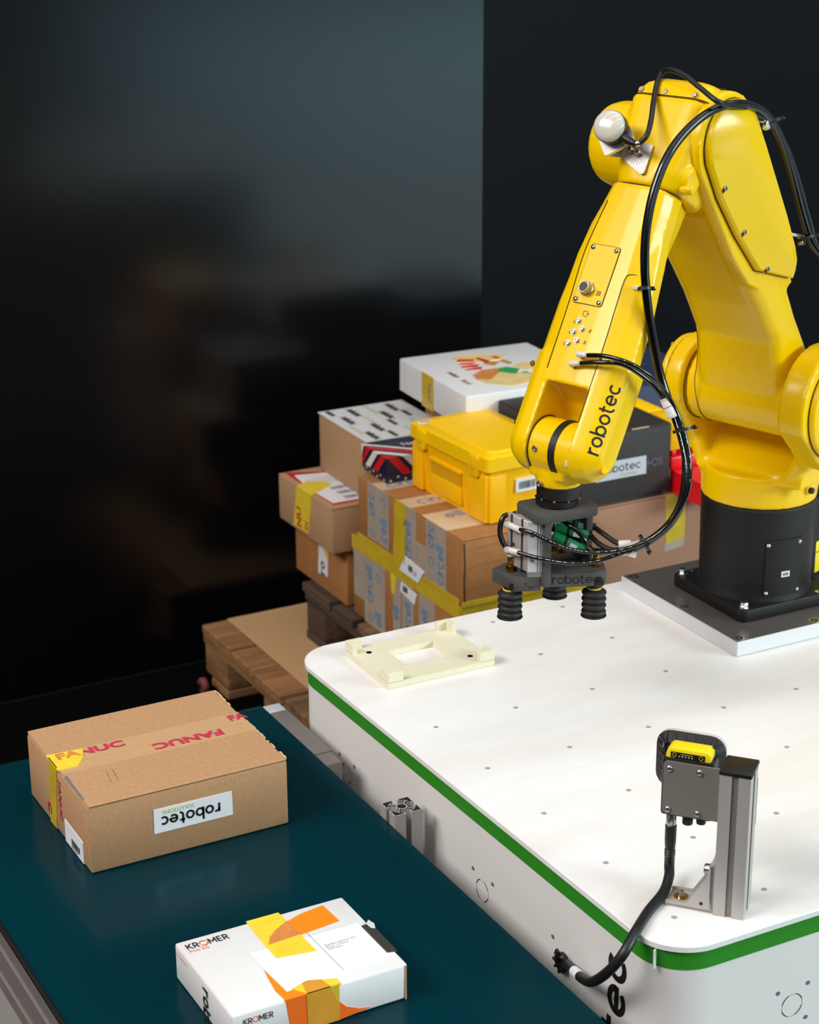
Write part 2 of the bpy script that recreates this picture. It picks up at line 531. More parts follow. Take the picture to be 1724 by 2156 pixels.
# ================================================================== WORK TABLE
TX0, TX1, TY0, TY1, TZ = -.0600, 1.55, -.8885, .0455, .87
SX = TX0 + .0050; SY = TY0 + .0045
t = thing('work_table', 'white work table with rounded corners, a green band and a pattern of small screw holes', 'table', ((TX0 + TX1) / 2, (TY0 + TY1) / 2, 0))
part('top_plate', prism(new(), sk(rrect(TX0, TX1, TY0, TY1, .062, 12)), TZ - .0087, TZ, None, .0012, 1), 'white_table', t)
part('green_band', prism(new(), sk(rrect(SX - .0006, TX1 - .004, SY - .0006, TY1 - .004, .0585, 12)), TZ - .0322, TZ - .0084), 'green_band', t, 'green band under the top edge')
part('overhang_shade', prism(new(), sk(rrect(SX - .0009, TX1 - .004, SY - .0009, TY1 - .004, .0588, 12)), TZ - .0098, TZ - .0086), 'gasket_and_shade', t, 'thin dark joint under the top plate')  # dark strip stands for the shade below the overhanging top
side_bm = prism(new(), sk(rrect(SX, TX1 - .004, SY, TY1 - .004, .058, 12)), .05, TZ - .0318); side_src = side_bm.copy(); part('side_panel', side_bm, 'white_side', t)
part('plinth', prism(new(), rrect(TX0 + .05, TX1, TY0 + .05, TY1 - .05, .06, 6), .006, .06), 'black_matte', t)
# green band butt joint
b = new(); box(b, -.0008, .0008, -.0042, .0007, TZ - .0321, TZ - .0088, frame((SX + .058 * (1 - .857), SY + .058 * (1 - .515), 0), (.515, -.857, 0), (.857, .515, 0))); part('band_joint', b, 'white_side', t, 'pale joint in the green band')
hole = None
for c in range(-1, 13):
    for r in range(0, 8):
        x, y = c * .125, -r * .125 * 1.099
        if x < TX0 + .03 or x > TX1 - .05 or y < TY0 + .03:
            continue
        if .48 < x < .80 and -.29 < y < .02: continue
        if c == 0 and r <= 1 or (c == 1 and r <= 1): continue
        if hole is None:
            b = new(); m = T(x, y, TZ)
            lathe(b, [(.0034, .00015), (.0034, .0004), (.0026, .0005), (.0024, .0001), (0, .0001)], m, 12)  # flat grey disc, the shade inside the hole put into its colour
            hole = part('screw_hole', b, 'hole', t); hx, hy = x, y
        else:
            o = hole.copy(); COL.objects.link(o); o.parent = t; o.location = (x - hx, y - hy, 0)
# marks of the side panel: knock-outs and drillings
def knock(m, r):
    b = new()
    for a0, a1 in ((20, 75), (110, 165), (200, 250), (290, 345)):
        ribbon(b, arc(0, 0, r, a0, a1, 8), .0008, m, .0006)
    part('knockout', b, 'ink', t, 'round knock-out in the side panel', 0)
    b = new(); ribbon(b, arc(.0004, -.0004, r, 0, 360, 24), .0006, m, .0003); part('knockout_rim', b, 'hole', t, None, 0)
def drill(m):
    b = new(); flat(b, arc(0, 0, .0028, 0, 360, 12)[:-1], m, .0005); part('drill_hole', b, 'ink_grey', t, None, 0)
def fs(y, z):                                   # a point of the long side, x to the viewer
    return frame((SX - .0004 - SKEW * (y + .48), y, z), V((SKEW, -1, 0)).normalized(), (0, 0, 1))
def ff(x, z):
    return frame((x, SY - .0002, z), (1, 0, 0), (0, 0, 1))
knock(fs(-.1215, .7456), .0145); knock(fs(-.4952, .7496), .0145); knock(ff(.1261, .751), .0145)
for y, z in ((-.1011, .7681), (-.1461, .7679), (-.4722, .770), (-.5197, .7711), (-.6579, .7708)): drill(fs(y, z))
for x, z in ((.1049, .7728), (.1475, .7738), (.1476, .7282)): drill(ff(x, z))
b = new(); round_text(b, 'robotec', frame((SX - .01, -.8085, .5490), (0, 0, 1), (0, 1, 0)), .0355, .235, .10, 1.12, 0, .0006); drape(b, side_src, (1, 0, 0), .0005)
part('table_lettering', b, 'ink_black_table', t, 'black vinyl lettering running up the side', 0)

# ================================================================== CONVEYOR
BZ = .80; BKF = (CAM_C.z - BZ) / (CAM_C.z - .79)
def bk(x): return CAM_C.x + (x - CAM_C.x) * BKF
def bky(y): return CAM_C.y + (y - CAM_C.y) * BKF
BX0, BX1, BY0, BY1 = bk(-.631), bk(-.1118), -1.9, bky(.062)
t = thing('belt_conveyor', 'conveyor with a dark teal belt and grooved aluminium side rails', 'conveyor', ((BX0 + BX1) / 2, -.9, 0))
b = new()
side = [(BY0, BZ), (BY1 - .012, BZ)] + arc(BY1 - .012, BZ - .03, .03, 90, -90, 10) + [(BY0, BZ - .06)]
prism(b, side, BX0 + .004, BX1, frame((0, 0, 0), (0, 1, 0), (0, 0, 1)))
part('belt', b, 'belt', t, None, 40)
def rail_profile():
    # 40 x 80 extrusion seen end on: x out of the conveyor side, y up
    o = []
    return [(0, .002), (0, -.012), (.003, -.013), (.003, -.024), (0, -.025), (0, -.052), (.003, -.053), (.003, -.066), (0, -.067), (0, -.085), (.03, -.085), (.03, .002)]
b = new(); prism(b, [(x, y) for x, y in rail_profile()], 0, BY1 - BY0 - .03, frame((BX0 - .002, BY1 - .03, BZ - .009), (1, 0, 0), (0, 0, 1)))
part('side_rail', b, 'rail', t, None, 20)
b = new(); box(b, BX0 - .0015, BX0 + .004, BY0, BY1 - .02, BZ - .011, BZ - .003); part('belt_edge', b, 'gasket_and_shade', t)
b = new(); box(b, BX0 - .0005, BX0 + .002, BY0, BY1 - .03, BZ - .0065, BZ - .0045); part('edge_strip', b, 'alu_bright', t, 'thin bright strip beside the belt')
for dz in (.0295, .0705):
    b = new(); box(b, BX0 + .0005, BX0 + .0012, BY0, BY1 - .03, BZ - .009 - dz + .013, BZ - .009 - dz + .0146); part('rail_groove', b, 'alu_dark', t)
b = new(); box(b, BX0 + .001, BX0 + .012, BY0, BY1 - .05, .30, BZ - .094); part('side_cover', b, 'hole', t, 'flat cover panel under the side rail')
b = new(); prism(b, [(x, y) for x, y in rail_profile()], 0, BY1 - BY0 - .03, frame((BX1 - .004, BY0, BZ - .012), (-1, 0, 0), (0, 0, 1)))
part('side_rail', b, 'rail', t, None, 20)
b = new(); box(b, BX1 + .0008, bk(-.0835), bky(-.124), bky(.026), .70, BZ, None, .001); part('guide_block', b, 'rail', t, 'grey block closing the gap to the table')
b = new(); box(b, BX1 + .0008, bk(-.0848), bky(.0265), bky(.052), .70, BZ + .0004, None, .001); part('end_block', b, 'alu_bright', t)
b = new(); box(b, BX1 + .0008, bk(-.0852), bky(-.160), bky(-.1245), .70, BZ - .0015, None, .001); part('guide_step', b, 'rail', t)
for x in (-.60, -.16):
    for y in (-1.7, -.25):
        b = new(); box(b, x - .02, x + .02, y - .02, y + .02, .006, BZ - .07, None, .002); part('leg', b, 'alu', t)
b = new(); rod(b, (BX0 + .03, BY1 - .012, BZ - .03), (BX1 - .01, BY1 - .012, BZ - .03), .0285, 24); part('end_roller', b, 'steel', t)

# aluminium extrusion post between belt and table
def extrusion_2d(w, open_=True, sl=.008, dp=.012, lip=.002):
    """outline of a slotted square profile centred on the origin"""
    h = w / 2; q = []
    one = [(h, -h), (h, -sl / 2), (h - lip, -sl / 2), (h - lip, -sl), (h - dp + .004, -sl), (h - dp, -sl / 2 + .001), (h - dp, sl / 2 - .001), (h - dp + .004, sl), (h - lip, sl), (h - lip, sl / 2), (h, sl / 2)]
    for k in range(4):
        c, s = (1, 0, -1, 0)[k], (0, 1, 0, -1)[k]
        q += [(x * c - y * s, x * s + y * c) for x, y in one]
    return q
t = thing('profile_post', 'cut aluminium profile post with an open cross section between belt and table', 'post', (-.0990, -.3615, 0))
m = T(-.0990, -.3615, 0)
part('post_body', prism(new(), extrusion_2d(.0405, True, .0085, .0130, .0025), .006, .8165, m), 'alu', t, None, 20)
b = new(); m2 = m @ T(0, 0, .8170)
s_ = .0196
def web(*p): ribbon(b, list(p), .0014, m2, 0)
for a in range(4):
    c, s = (1, 0, -1, 0)[a], (0, 1, 0, -1)[a]
    R2 = lambda x, y: (x * c - y * s, x * s + y * c)
    web(R2(s_, -s_), R2(s_, -.0042)); web(R2(s_, .0042), R2(s_, s_)); web(R2(s_, .0042), R2(s_ - .004, .0042)); web(R2(s_, -.0042), R2(s_ - .004, -.0042))
    web(R2(.0055, .0055), R2(.0105, .0105)); web(R2(.0105, .0105), R2(.0105, .0105 + .004)); web(R2(.0105, .0105), R2(.0105 + .004, .0105))
web(*arc(0, 0, .0068, 0, 360, 24))
part('cut_face_web', b, 'alu_bright', t, 'bright webs of the cut face', 0)
b = new(); prism(b, extrusion_2d(.0402, True, .0085, .0130, .0025), .8164, .8168, m); part('cut_face_shade', b, 'gasket_and_shade', t, 'dark hollows of the cut face')  # dark plate on the solid end, hollow shade put into its colour

# ================================================================== PALLETS
def pallet(name, label, cat, x0, y0, z0, lx, ly, dark=False):
    t = thing(name, label, cat, (x0 + lx / 2, y0 + ly / 2, z0))
    rnd = random.Random(5 if dark else 2)
    wb = lambda: rnd.choice(('wood_dark', 'wood_dark', 'wood_b')) if dark else rnd.choice(('wood', 'wood', 'wood_b'))
    ws = [.145, .1, .145, .1, .145] if dark else [.165, .145, .15, .12, .165]
    gap = (ly - sum(ws)) / 4
    y = y0
    # five deck boards along x, three cross boards along y, nine blocks, three runners along x
    for w in ws:
        b = new(); j = lambda: rnd.uniform(-.004, .004)
        box(b, x0 + j(), x0 + lx + j(), y + j() * .6, y + w + j() * .6, z0 + .122, z0 + .144 + (j() * .3), None, .0025, 1)
        part('deck_board', b, wb(), t); y += w + gap
    for k in range(3):
        x = x0 + .004 + k * (lx - .153) / 2
        b = new(); box(b, x, x + .145, y0 + .002, y0 + ly - .002, z0 + .100, z0 + .1215, None, .002, 1); part('cross_board', b, 'wood_dark' if dark else 'wood_y', t)
    for ix in range(3):
        for iy, yy in enumerate((y0 + .004, y0 + ly / 2 - .05, y0 + ly - .104 - (.04 if not dark else 0))):
            x = x0 + .006 + ix * (lx - .157) / 2
            b = new(); box(b, x, x + .145, yy, yy + (.14 if iy == 2 and not dark else .1), z0 + .022, z0 + .0995, None, .006, 2); part('block', b, 'wood_dark' if dark else 'wood_y', t)
    for iy, yy in enumerate((y0 + .004, y0 + ly / 2 - .05, y0 + ly - .104 - (.04 if not dark else 0))):
        b = new(); box(b, x0 + .005, x0 + lx - .005, yy, yy + .1, z0, z0 + .0215, None, .002, 1); part('runner', b, wb(), t)
    return t
pallet('wooden_pallet', 'pale wooden pallet on the floor with a cardboard sheet on top', 'pallet', .484, .985, .006, 1.19, .806)
CZ = .1535
single('cardboard_sheet', box(new(), .552, 1.66, 1.0, 1.786, .1515, CZ + .001, None, .0005, 1), 'card_sheet', 'flat brown cardboard sheet lying on the lower pallet', 'cardboard', (1.1, 1.4, .15), 0)
pallet('stacked_pallet', 'dark worn wooden pallet standing on the cardboard sheet under the stacked boxes', 'pallet', .668, .87, CZ + .001, .98, .722, True)
PZ = CZ + .145 + .0005

# ================================================================== CARTONS
class Carton:
    def __init__(s, name, label, cat, x0, x1, y0, y1, z0, z1, material, rz=0.0, bev=.003, flaps=True, jit=.0009, group=None, seam='x'):
        cx, cy = (x0 + x1) / 2, (y0 + y1) / 2
        s.w, s.d, s.h = x1 - x0, y1 - y0, z1 - z0
        s.t = thing(name, label, cat, (cx, cy, z0), rz, group); s.m = ROOT[s.t]
        w, d, h = s.w / 2, s.d / 2, s.h
        b = new(); t_ = bmesh.new()
        bmesh.ops.create_cube(t_, size=1)
        hh = h - (.0028 if flaps else 0)
        for v in t_.verts: v.co = V((v.co.x * 2 * w, v.co.y * 2 * d, (v.co.z + .5) * hh))
        bevel(t_, bev, 2)
        rnd = random.Random(len(name) + int(x0 * 1000))
        for v in t_.verts: v.co -= V((math.copysign(rnd.uniform(0, jit), v.co.x), math.copysign(rnd.uniform(0, jit), v.co.y), -rnd.uniform(0, jit) if v.co.z < .01 else rnd.uniform(0, jit * .5)))
        take(b, t_, s.m)
        s.body = part('carton_body', b, material, s.t, None, 40)
        if flaps:
            for sg in (-1, 1):
                b = new()
                if seam == 'x': box(b, -w + .001, w - .001, .0006 if sg > 0 else -d + .0005, d - .0005 if sg > 0 else -.0006, h - .003, h, s.m, .0012, 1)
                else: box(b, .0006 if sg > 0 else -w + .0005, w - .0005 if sg > 0 else -.0006, -d + .001, d - .001, h - .003, h, s.m, .0012, 1)
                part('flap', b, material, s.t)
    # frames whose z axis leaves the face; origin at its lower left corner
    def front(s): return s.m @ frame((-s.w / 2, -s.d / 2, 0), (1, 0, 0), (0, 0, 1))
    def left(s): return s.m @ frame((-s.w / 2, s.d / 2, 0), (0, -1, 0), (0, 0, 1))
    def top(s): return s.m @ frame((-s.w / 2, -s.d / 2, s.h), (1, 0, 0), (0, 1, 0))
    def decal(s, name, m, pts, material, z=.0008, label=None, parent=None):
        b = new(); prism(b, pts, -.0006, z, m); return part(name, b, material, parent or s.t, label, 0)
    def ink(s, name, fn, material, parent=None, label=None):
        b = new(); fn(b); return part(name, b, material, parent or s.t, label, 0)

# --- brown box on the belt
c = Carton('cardboard_box', 'brown cardboard box on the belt with red lettered tape and an upside-down white label', 'box', bk(-.496), bk(-.2265), bky(-.290), bky(-.050), .8004, .8942, 'card')
tp, fr, lf = c.top(), c.front(), c.left()
k = c.decal('packing_tape', tp, rect(.001, c.w - .001, .0955, .1555), 'tape_brown', .0006)
b = new(); flat(b, rect(.006, c.w - .006, .1212, .1222), tp, .0009); part('tape_overlap', b, 'card_edge', k, None, 0)
c.ink('tape_lettering', lambda b: (font_text(b, 'FANUC', tp @ T(.004, .1345, 0), .0225, .035, 1.28, .0013), font_text(b, 'FA', tp @ T(.2465, .1345, 0), .0225, .035, .95, .0013),
      font_text(b, 'FANUC', tp @ T(.226, .1185, 0) @ RZ(math.pi), .0225, .035, 1.30, .0013)), 'ink_red', k, 'crimson letters printed on the tape')
ky = c.decal('yellow_tape', tp, [(-.0012, .1545), (.047, .1505), (.040, .128), (.026, .1085), (-.0012, .1075)], 'tape_yellow', .0017, 'torn yellow tape over the edge')
c.decal('yellow_tape', lf, [(.091, .0955), (.124, .0955), (.108, .001), (.083, .001)], 'tape_yellow_dull', .0008, 'yellow tape running down the end of the box')
c.ink('tape_lettering', lambda b: font_text(b, 'FA', tp @ T(.008, .1345, 0), .0225, .035, 1.20, .0021), 'food_orange', ky, 'letters showing through the yellow tape')
c.ink('side_lettering', lambda b: (font_text(b, 'FANUC', lf @ T(.1245, .080, 0) @ RZ(-math.pi / 2), .013, .03, 1.3, .0008), font_text(b, 'C', lf @ T(.077, .03, 0) @ RZ(-math.pi / 2), .02, .03, 1.2, .0008)), 'ink_red')
k = c.decal('address_label', lf, [(.143, .0325), (.2115, .0315), (.2115, .0015), (.143, .0015)], 'paper')
c.ink('barcode', lambda b: (barcode(b, lf, .168, .200, .008, .017, 16, .0011), font_text(b, '(4501920)', lf @ T(.166, .0035, 0), .006, 0, 1, .0011)), 'ink', k)
k = c.decal('logo_label', fr, [(.0835, .0345), (.1895, .0345), (.189, .0675), (.0842, .0675)], 'paper', .0008, 'white label stuck on upside down')
c.ink('logo_lettering', lambda b: round_text(b, 'robotec', fr @ T(.1725, .0565, 0) @ RZ(math.pi), .0122, .23, .10, .97, 0, .0012), 'ink', k)
c.ink('logo_lettering', lambda b: font_text(b, 'SOLUTIONS', fr @ T(.138, .0643, 0) @ RZ(math.pi), .0076, 0, 1.05, .0012), 'ink_green', k, 'small green letters')
# torn edges and scuffs
b = new(); rnd = random.Random(4)
for i in range(26):
    y = rnd.uniform(.0, .24); s_ = rnd.uniform(.003, .012)
    box(b, c.w - .002, c.w + rnd.uniform(.0001, .0008), y, y + s_, -.0025, rnd.uniform(-.0004, .0008), tp)
part('torn_edge', b, 'card_edge', c.t, 'ragged right edge of the lid', 0, 'stuff')
b = new(); prism(b, [(.001, .088), (.005, .092), (.004, .06), (.003, .02), (.001, .02)], -.0002, .0004, tp)
part('split_edge', b, 'ink_grey', c.t, 'dark split along the left edge', 0)
for a, bb in (((.052, .075), (.048, .045)), ((.061, .078), (.058, .05))):
    b = new(); ribbon(b, [a, bb], .0006, tp, .0003); part('scuff', b, 'wood_b', c.t, None, 0)

# --- white printed box on the belt
c = Carton('white_printed_box', 'white flat box with orange print and yellow tape at the front of the belt', 'box', bk(-.4905), bk(-.2790), bky(-.7165), bky(-.5535), .8004, .8456, 'white_card', 0, .003, False, .0008)
tp, fr, lf = c.top(), c.front(), c.left()
c.decal('lid_edge', fr, rect(c.w - .0042, c.w - .0022, .001, c.h - .002), 'card', .0006)
swoosh = [(.0905, .1060)] + [(.098, .119), (.110, .130), (.128, .141), (.150, .149), (.1805, .1535)] + [(.1825, .1145), (.131, .109)]
c.decal('orange_print', tp, swoosh, 'ink_orange', .0004)
c.decal('orange_print', tp, [(.066, .064), (.063, .045), (.060, .020), (.062, .0), (.1115, .0), (.1115, .016), (.070, .013)], 'ink_orange', .0004)
c.decal('orange_print', fr, [(.062, .0452), (.0645, .030), (.069, .001), (.126, .001), (.164, .0045), (.150, .007), (.134, .0145), (.1225, .027), (.115, .0452)], 'ink_orange2', .0004)
k = c.decal('yellow_tape', tp, [(.0885, .1632), (.1285, .1632), (.1325, .0695), (.0865, .0775)], 'tape_yellow', .0010)
c.decal('tape_overlap', tp, [(.0905, .106), (.098, .119), (.110, .130), (.1295, .1415), (.131, .109)], 'food_orange', .0013, 'orange print showing through the tape', k)
k2 = c.decal('address_label', tp, [(.066, .1005), (.198, .1005), (.198, .0200), (.070, .0140)], 'white_label', .0007)
c.ink('label_line', lambda b: flat(b, [(.1385, .108), (.1391, .108), (.1418, .021), (.1412, .021)], tp, .0011), 'ink_grey', k2)
c.ink('label_text', lambda b: [font_text(b, s_, tp @ T(.1445, .0735 - i * .0045, 0), .0042, 0, 1.0, .0011) for i, s_ in enumerate(('Robotec Solutions AG', 'Birren 16 Seetal', '5703 Seon'))], 'ink_grey', k2)
c.decal('black_print', tp, [(.1995, .0925), (.2112, .0935), (.2112, .0275), (.2000, .0300)], 'black_card', .0006)
def kromer(b, m, sz):
    round_text(b, 'KR', m, sz, .19, .2, .92); round_text(b, 'MER', m @ T(sz * 3.45, 0, 0), sz, .19, .2, .92)
c.ink('brand_lettering', lambda b: kromer(b, tp @ T(.0085, .1405, 0), .0077), 'ink')
c.ink('brand_letter', lambda b: (ribbon(b, arc(.0085 + .0206, .1459, .0047, 40, 190, 14), .0015, tp), ribbon(b, arc(.0085 + .0206, .1459, .0047, 220, 370, 14), .0015, tp)), 'ink_orange2', None, 'orange ring of the brand name')
c.ink('brand_lettering', lambda b: font_text(b, 'Print AG', tp @ T(.0080, .1335, 0), .0072, 0, .9), 'ink_orange2')
c.ink('brand_lettering', lambda b: kromer(b, fr @ T(.0130, .0300, 0), .0053), 'ink')
c.ink('brand_letter', lambda b: ribbon(b, arc(.0130 + .0142, .0337, .0032, 0, 360, 18), .0010, fr), 'ink_orange2')
c.decal('yellow_tape', fr, [(.0865, .0455), (.1255, .0455), (.1255, .0010), (.0875, .0010)], 'tape_yellow_dull', .0009, 'crumpled yellow tape over the front edge')
k = c.decal('tape_overlap', fr, [(.0866, .0455), (.115, .0455), (.1225, .027), (.1254, .0225), (.1254, .0012), (.0876, .0012)], 'tape_orange', .0012, 'orange print showing through the tape')
c.decal('tape_overlap', tp, [(.0905, .0192), (.0980, .0210), (.1115, .0160), (.1150, -.0006), (.0872, -.0006)], 'tape_orange', .0016, 'orange print showing through the tape')
c.decal('yellow_tape', tp, [(.0765, .0150), (.0980, .0210), (.1275, .0100), (.1275, -.0006), (.0870, -.0006)], 'tape_yellow', .0013)
c.ink('side_lettering', lambda b: round_text(b, 'robotec', lf @ T(.0830, .0375, 0) @ RZ(-math.pi / 2), .0135, .22, .10, 1.0, 0, .0006), 'ink')
c.ink('side_lettering', lambda b: font_text(b, 'kromerprint.ch', lf @ T(.0065, .0355, 0), .0045, 0, 1.1), 'ink_orange2')
c.decal('tape_flap', tp, [(c.w - .004, .0935), (c.w + .002, .1000), (c.w + .0045, .0900), (c.w + .001, .0800), (c.w - .003, .0830)], 'grey_label', .0008, 'loose end of clear tape')

# --- stack on the dark pallet
def tape_strip(c, m, pts, z=.0008, material='tape_clear'):
    return c.decal('printed_tape', m, pts, material, z)
def circ(c, k, m, texts, z=.0014):
    b = new()
    for s_, x, y, sz, rot in texts:
        mm = m @ T(x, y, 0) @ RZ(rot)
        if s_ == 'O': ribbon(b, arc(sz * .2, sz * .5, sz * .32, 0, 360, 22), sz * .06, mm, z)
        else: round_text(b, s_, mm, sz, .14, .2, .72 if rot else 1.0, 0, z)
    return part('tape_lettering', b, 'ink_blue', k, None, 0, 'stuff')
UP = math.pi / 2
# lower left: plain orange-brown box
zB = .437
c = Carton('cardboard_box', 'plain brown box with a small white label on the dark pallet below the form box', 'box', .690, .98, 1.3985, 1.676, PZ, zB, 'card_c')
lf = c.left()
k = c.decal('logo_label', lf, [(.1325, .104), (.1815, .110), (.1765, .0385), (.127, .033)], 'paper')
c.ink('logo_lettering', lambda b: round_text(b, 'ro', lf @ T(.163, .036, 0) @ RZ(UP), .020, .24, .1, 1, 0, .0012), 'ink', k)
c.ink('printed_patch', lambda b: flat(b, [(.158, .105), (.181, .109), (.179, .085), (.17, .085)], lf, .0011), 'tape_yellow', k)
# box A
zA = .5485
c = Carton('cardboard_box', 'light brown box with yellow tape and a paper form, far left of the stack', 'box', .648, .975, 1.385, 1.672, zB + .001, zA, 'card_b', .0, .004)
lf, tp = c.left(), c.top()
k = c.decal('yellow_tape', lf, [(.1045, .1112), (.186, .1112), (.163, .012), (.083, .008)], 'tape_yellow', .0010)
c.decal('yellow_tape', tp, [(-.0008, .182), (-.0008, .103), (.022, .115), (.074, .150), (.068, .178), (.030, .196)], 'tape_yellow', .0019)
c.ink('tape_lettering', lambda b: (font_text(b, 'NU', lf @ T(.128, .014, 0) @ RZ(UP * 1.05), .034, .03, 1.0, .0015), font_text(b, 'IN', lf @ T(.163, .018, 0) @ RZ(UP * 1.05), .022, .02, 1.0, .0015)), 'ink_red2', k)
c.decal('document_pouch', tp, [(.016, .283), (.110, .240), (.110, .022), (.016, .022)], 'ink_red2', .0007, 'red rimmed document pouch')
k = c.decal('paper_form', tp, [(.026, .252), (.106, .234), (.108, .032), (.020, .032), (.016, .150)], 'paper', .0014)
c.ink('barcode', lambda b: [barcode(b, tp @ T(.060, .045 + i * .035, 0) @ RZ(UP * 0), 0, .040, 0, .020, 14, .0019) for i in range(3)], 'ink_grey', k)
c.ink('form_lines', lambda b: [flat(b, rect(.034, .100, .165 + i * .010, .166 + i * .010), tp, .0018) for i in range(5)], 'ink_grey', k)
# box C with the white printed paper on top
zC = .689
c = Carton('cardboard_box', 'tall brown box with white printed packing paper on its lid, behind the striped gift box', 'box', .745, .962, 1.3905, 1.648, zA + .001, zC, 'card_b', -.02, .003, False)
tp = c.top()
k = c.decal('printed_paper', tp, rect(-.002, c.w + .001, -.002, c.d + .002), 'white_card', .0012)
b1, b2 = new(), new()
for i in range(5):
    for j in range(5):
        mm = tp @ T(.012 + j * .050 + (.012 if i % 2 else 0), .258 - i * .064 - (j % 2) * .014, 0) @ RZ(-UP)
        if (i + j) % 3 == 2: font_text(b2, 'SOLUTIONS', mm, .013, 0, 1.1, .0016)
        else: round_text(b1, 'robotec', mm, .0150 if (i + j) % 2 else .0115, .28, .1, .62, 0, .0016)
bmesh.ops.delete(b1, geom=[v for v in b1.verts if not (-.1 < (c.m.inverted() @ v.co).x < .107 and abs((c.m.inverted() @ v.co).y) < .128)], context='VERTS')
bmesh.ops.delete(b2, geom=[v for v in b2.verts if not (-.1 < (c.m.inverted() @ v.co).x < .107 and abs((c.m.inverted() @ v.co).y) < .128)], context='VERTS')
part('paper_lettering', b1, 'ink', k, None, 0, 'stuff'); part('paper_lettering', b2, 'ink_green', k, 'pale green words on the paper', 0, 'stuff')
# taped boxes E (below) and D (above)
zE = .4895
c = Carton('taped_box', 'lower brown box wrapped in blue lettered tape, standing on the dark pallet', 'box', .690, 1.0, .870, 1.3655, PZ, zE, 'card_c', 0, .003)
lf, fr = c.left(), c.front(); hE = c.h
k = tape_strip(c, lf, rect(.058, .158, .0, hE - .002)); circ(c, k, lf, [('circelli', .098, .055, .022, UP), ('O', .104, .012, .030, UP), ('O', .140, .120, .030, UP), ('elli', .140, .010, .022, UP)])
k = tape_strip(c, lf, rect(.004, .058, .148, hE - .002)); circ(c, k, lf, [('ci', .010, .160, .022, 0)])
k = tape_strip(c, lf, rect(.006, .057, .048, .147)); k = tape_strip(c, lf, rect(.196, .232, .0, hE - .03)); circ(c, k, lf, [('elli', .222, .060, .02, UP)])
k = tape_strip(c, lf, rect(.238, .290, .0, hE - .002)); circ(c, k, lf, [('circelli', .278, .04, .02, UP)])
k = tape_strip(c, lf, rect(.315, .385, .03, hE - .002)); circ(c, k, lf, [('circelli', .352, .05, .02, UP), ('elli', .378, .07, .02, UP)])
k = c.decal('barcode_label', lf, [(.236, .158), (.306, .150), (.296, .124), (.230, .134)], 'paper', .0016)
c.ink('barcode', lambda b: barcode(b, lf, .244, .266, .138, .152, 10, .0021), 'ink', k)
c.decal('yellow_tape', lf, rect(.0, c.d, hE - .030, hE + .0002), 'tape_yellow_dull', .0020, 'long band of yellow tape')
c.decal('yellow_tape', fr, rect(.0, c.w, hE - .030, hE + .0002), 'tape_yellow_dull', .0020)
c.decal('yellow_tape', lf, [(.186, hE - .03), (.214, hE - .03), (.205, hE - .075), (.192, hE - .075)], 'tape_yellow', .0022, 'torn end of yellow tape')
zD = .6365
c = Carton('taped_box', 'upper brown box with blue lettered tape and crossed yellow tape under the yellow crate', 'box', .690, 1.0, .866, 1.337, zE + .001, zD, 'card_c', 0, .003)
lf, tp, fr = c.left(), c.top(), c.front(); hD = c.h
k = tape_strip(c, lf, rect(.050, .150, .018, hD)); circ(c, k, lf, [('circ', .083, .075, .0225, UP), ('O', .089, .030, .030, UP), ('O', .143, .115, .030, UP), ('celli', .140, .030, .0225, UP)])
k = tape_strip(c, lf, rect(.230, .275, .008, hD)); circ(c, k, lf, [('circelli', .252, .03, .0215, UP)])
k = tape_strip(c, lf, rect(.275, .318, .008, .080)); k = tape_strip(c, lf, rect(.318, .405, .004, hD))
circ(c, k, lf, [('circ', .352, .09, .0215, UP), ('O', .356, .052, .030, UP), ('circelli', .393, .02, .0215, UP)])
c.decal('yellow_tape', lf, [(.180, hD), (.232, hD), (.226, .010), (.170, .010)], 'tape_yellow_dull', .0014, 'yellow tape running down over the edge')
c.decal('yellow_tape', lf, rect(.0, c.d - .012, .0, .0125), 'tape_yellow_dull', .0018); c.decal('yellow_tape', fr, rect(.0, c.w, .0, .0105), 'tape_yellow_dull', .0018)
k = c.decal('price_tag', lf, [(.229, .031), (.313, .022), (.287, -.010), (.203, -.008)], 'paper', .0034, 'white tag stuck across both boxes')
c.ink('tag_print', lambda b: (barcode(b, lf @ T(.245, .004, 0), 0, .018, 0, .014, 6, .0040), flat(b, rect(.226, .2275, .012, .029), lf, .0040), font_text(b, '21', lf @ T(.268, .002, 0), .014, .01, 1, .0040)), 'ink', k)
kt = [tape_strip(c, tp, rect(0, c.w, y0, y1), .0008, 'tape_clear2') for y0, y1 in ((.350, .402), (.222, .278), (.065, .172))]
circ(c, kt[1], tp, [('circelli', .030, .235, .022, 0)]); circ(c, kt[2], tp, [('elli', .040, .130, .022, 0), ('O', .105, .078, .030, 0)]); circ(c, kt[0], tp, [('circ', .02, .358, .022, 0)])
b = new(); ribbon(b, [(.006, .004), (.0045, .05), (.006, .09), (.004, .140)], .003, fr, .0006); part('split_edge', b, 'ink', c.t, 'dark split beside the corner', 0)
b = new()
for zz in (.034, .083, .120): ribbon(b, [(.012, zz), (.06, zz + .005), (.16, zz + .003), (.30, zz + .006)], .0008, fr, .0003)
part('crease', b, 'wood_b', c.t, 'creases across the front', 0)
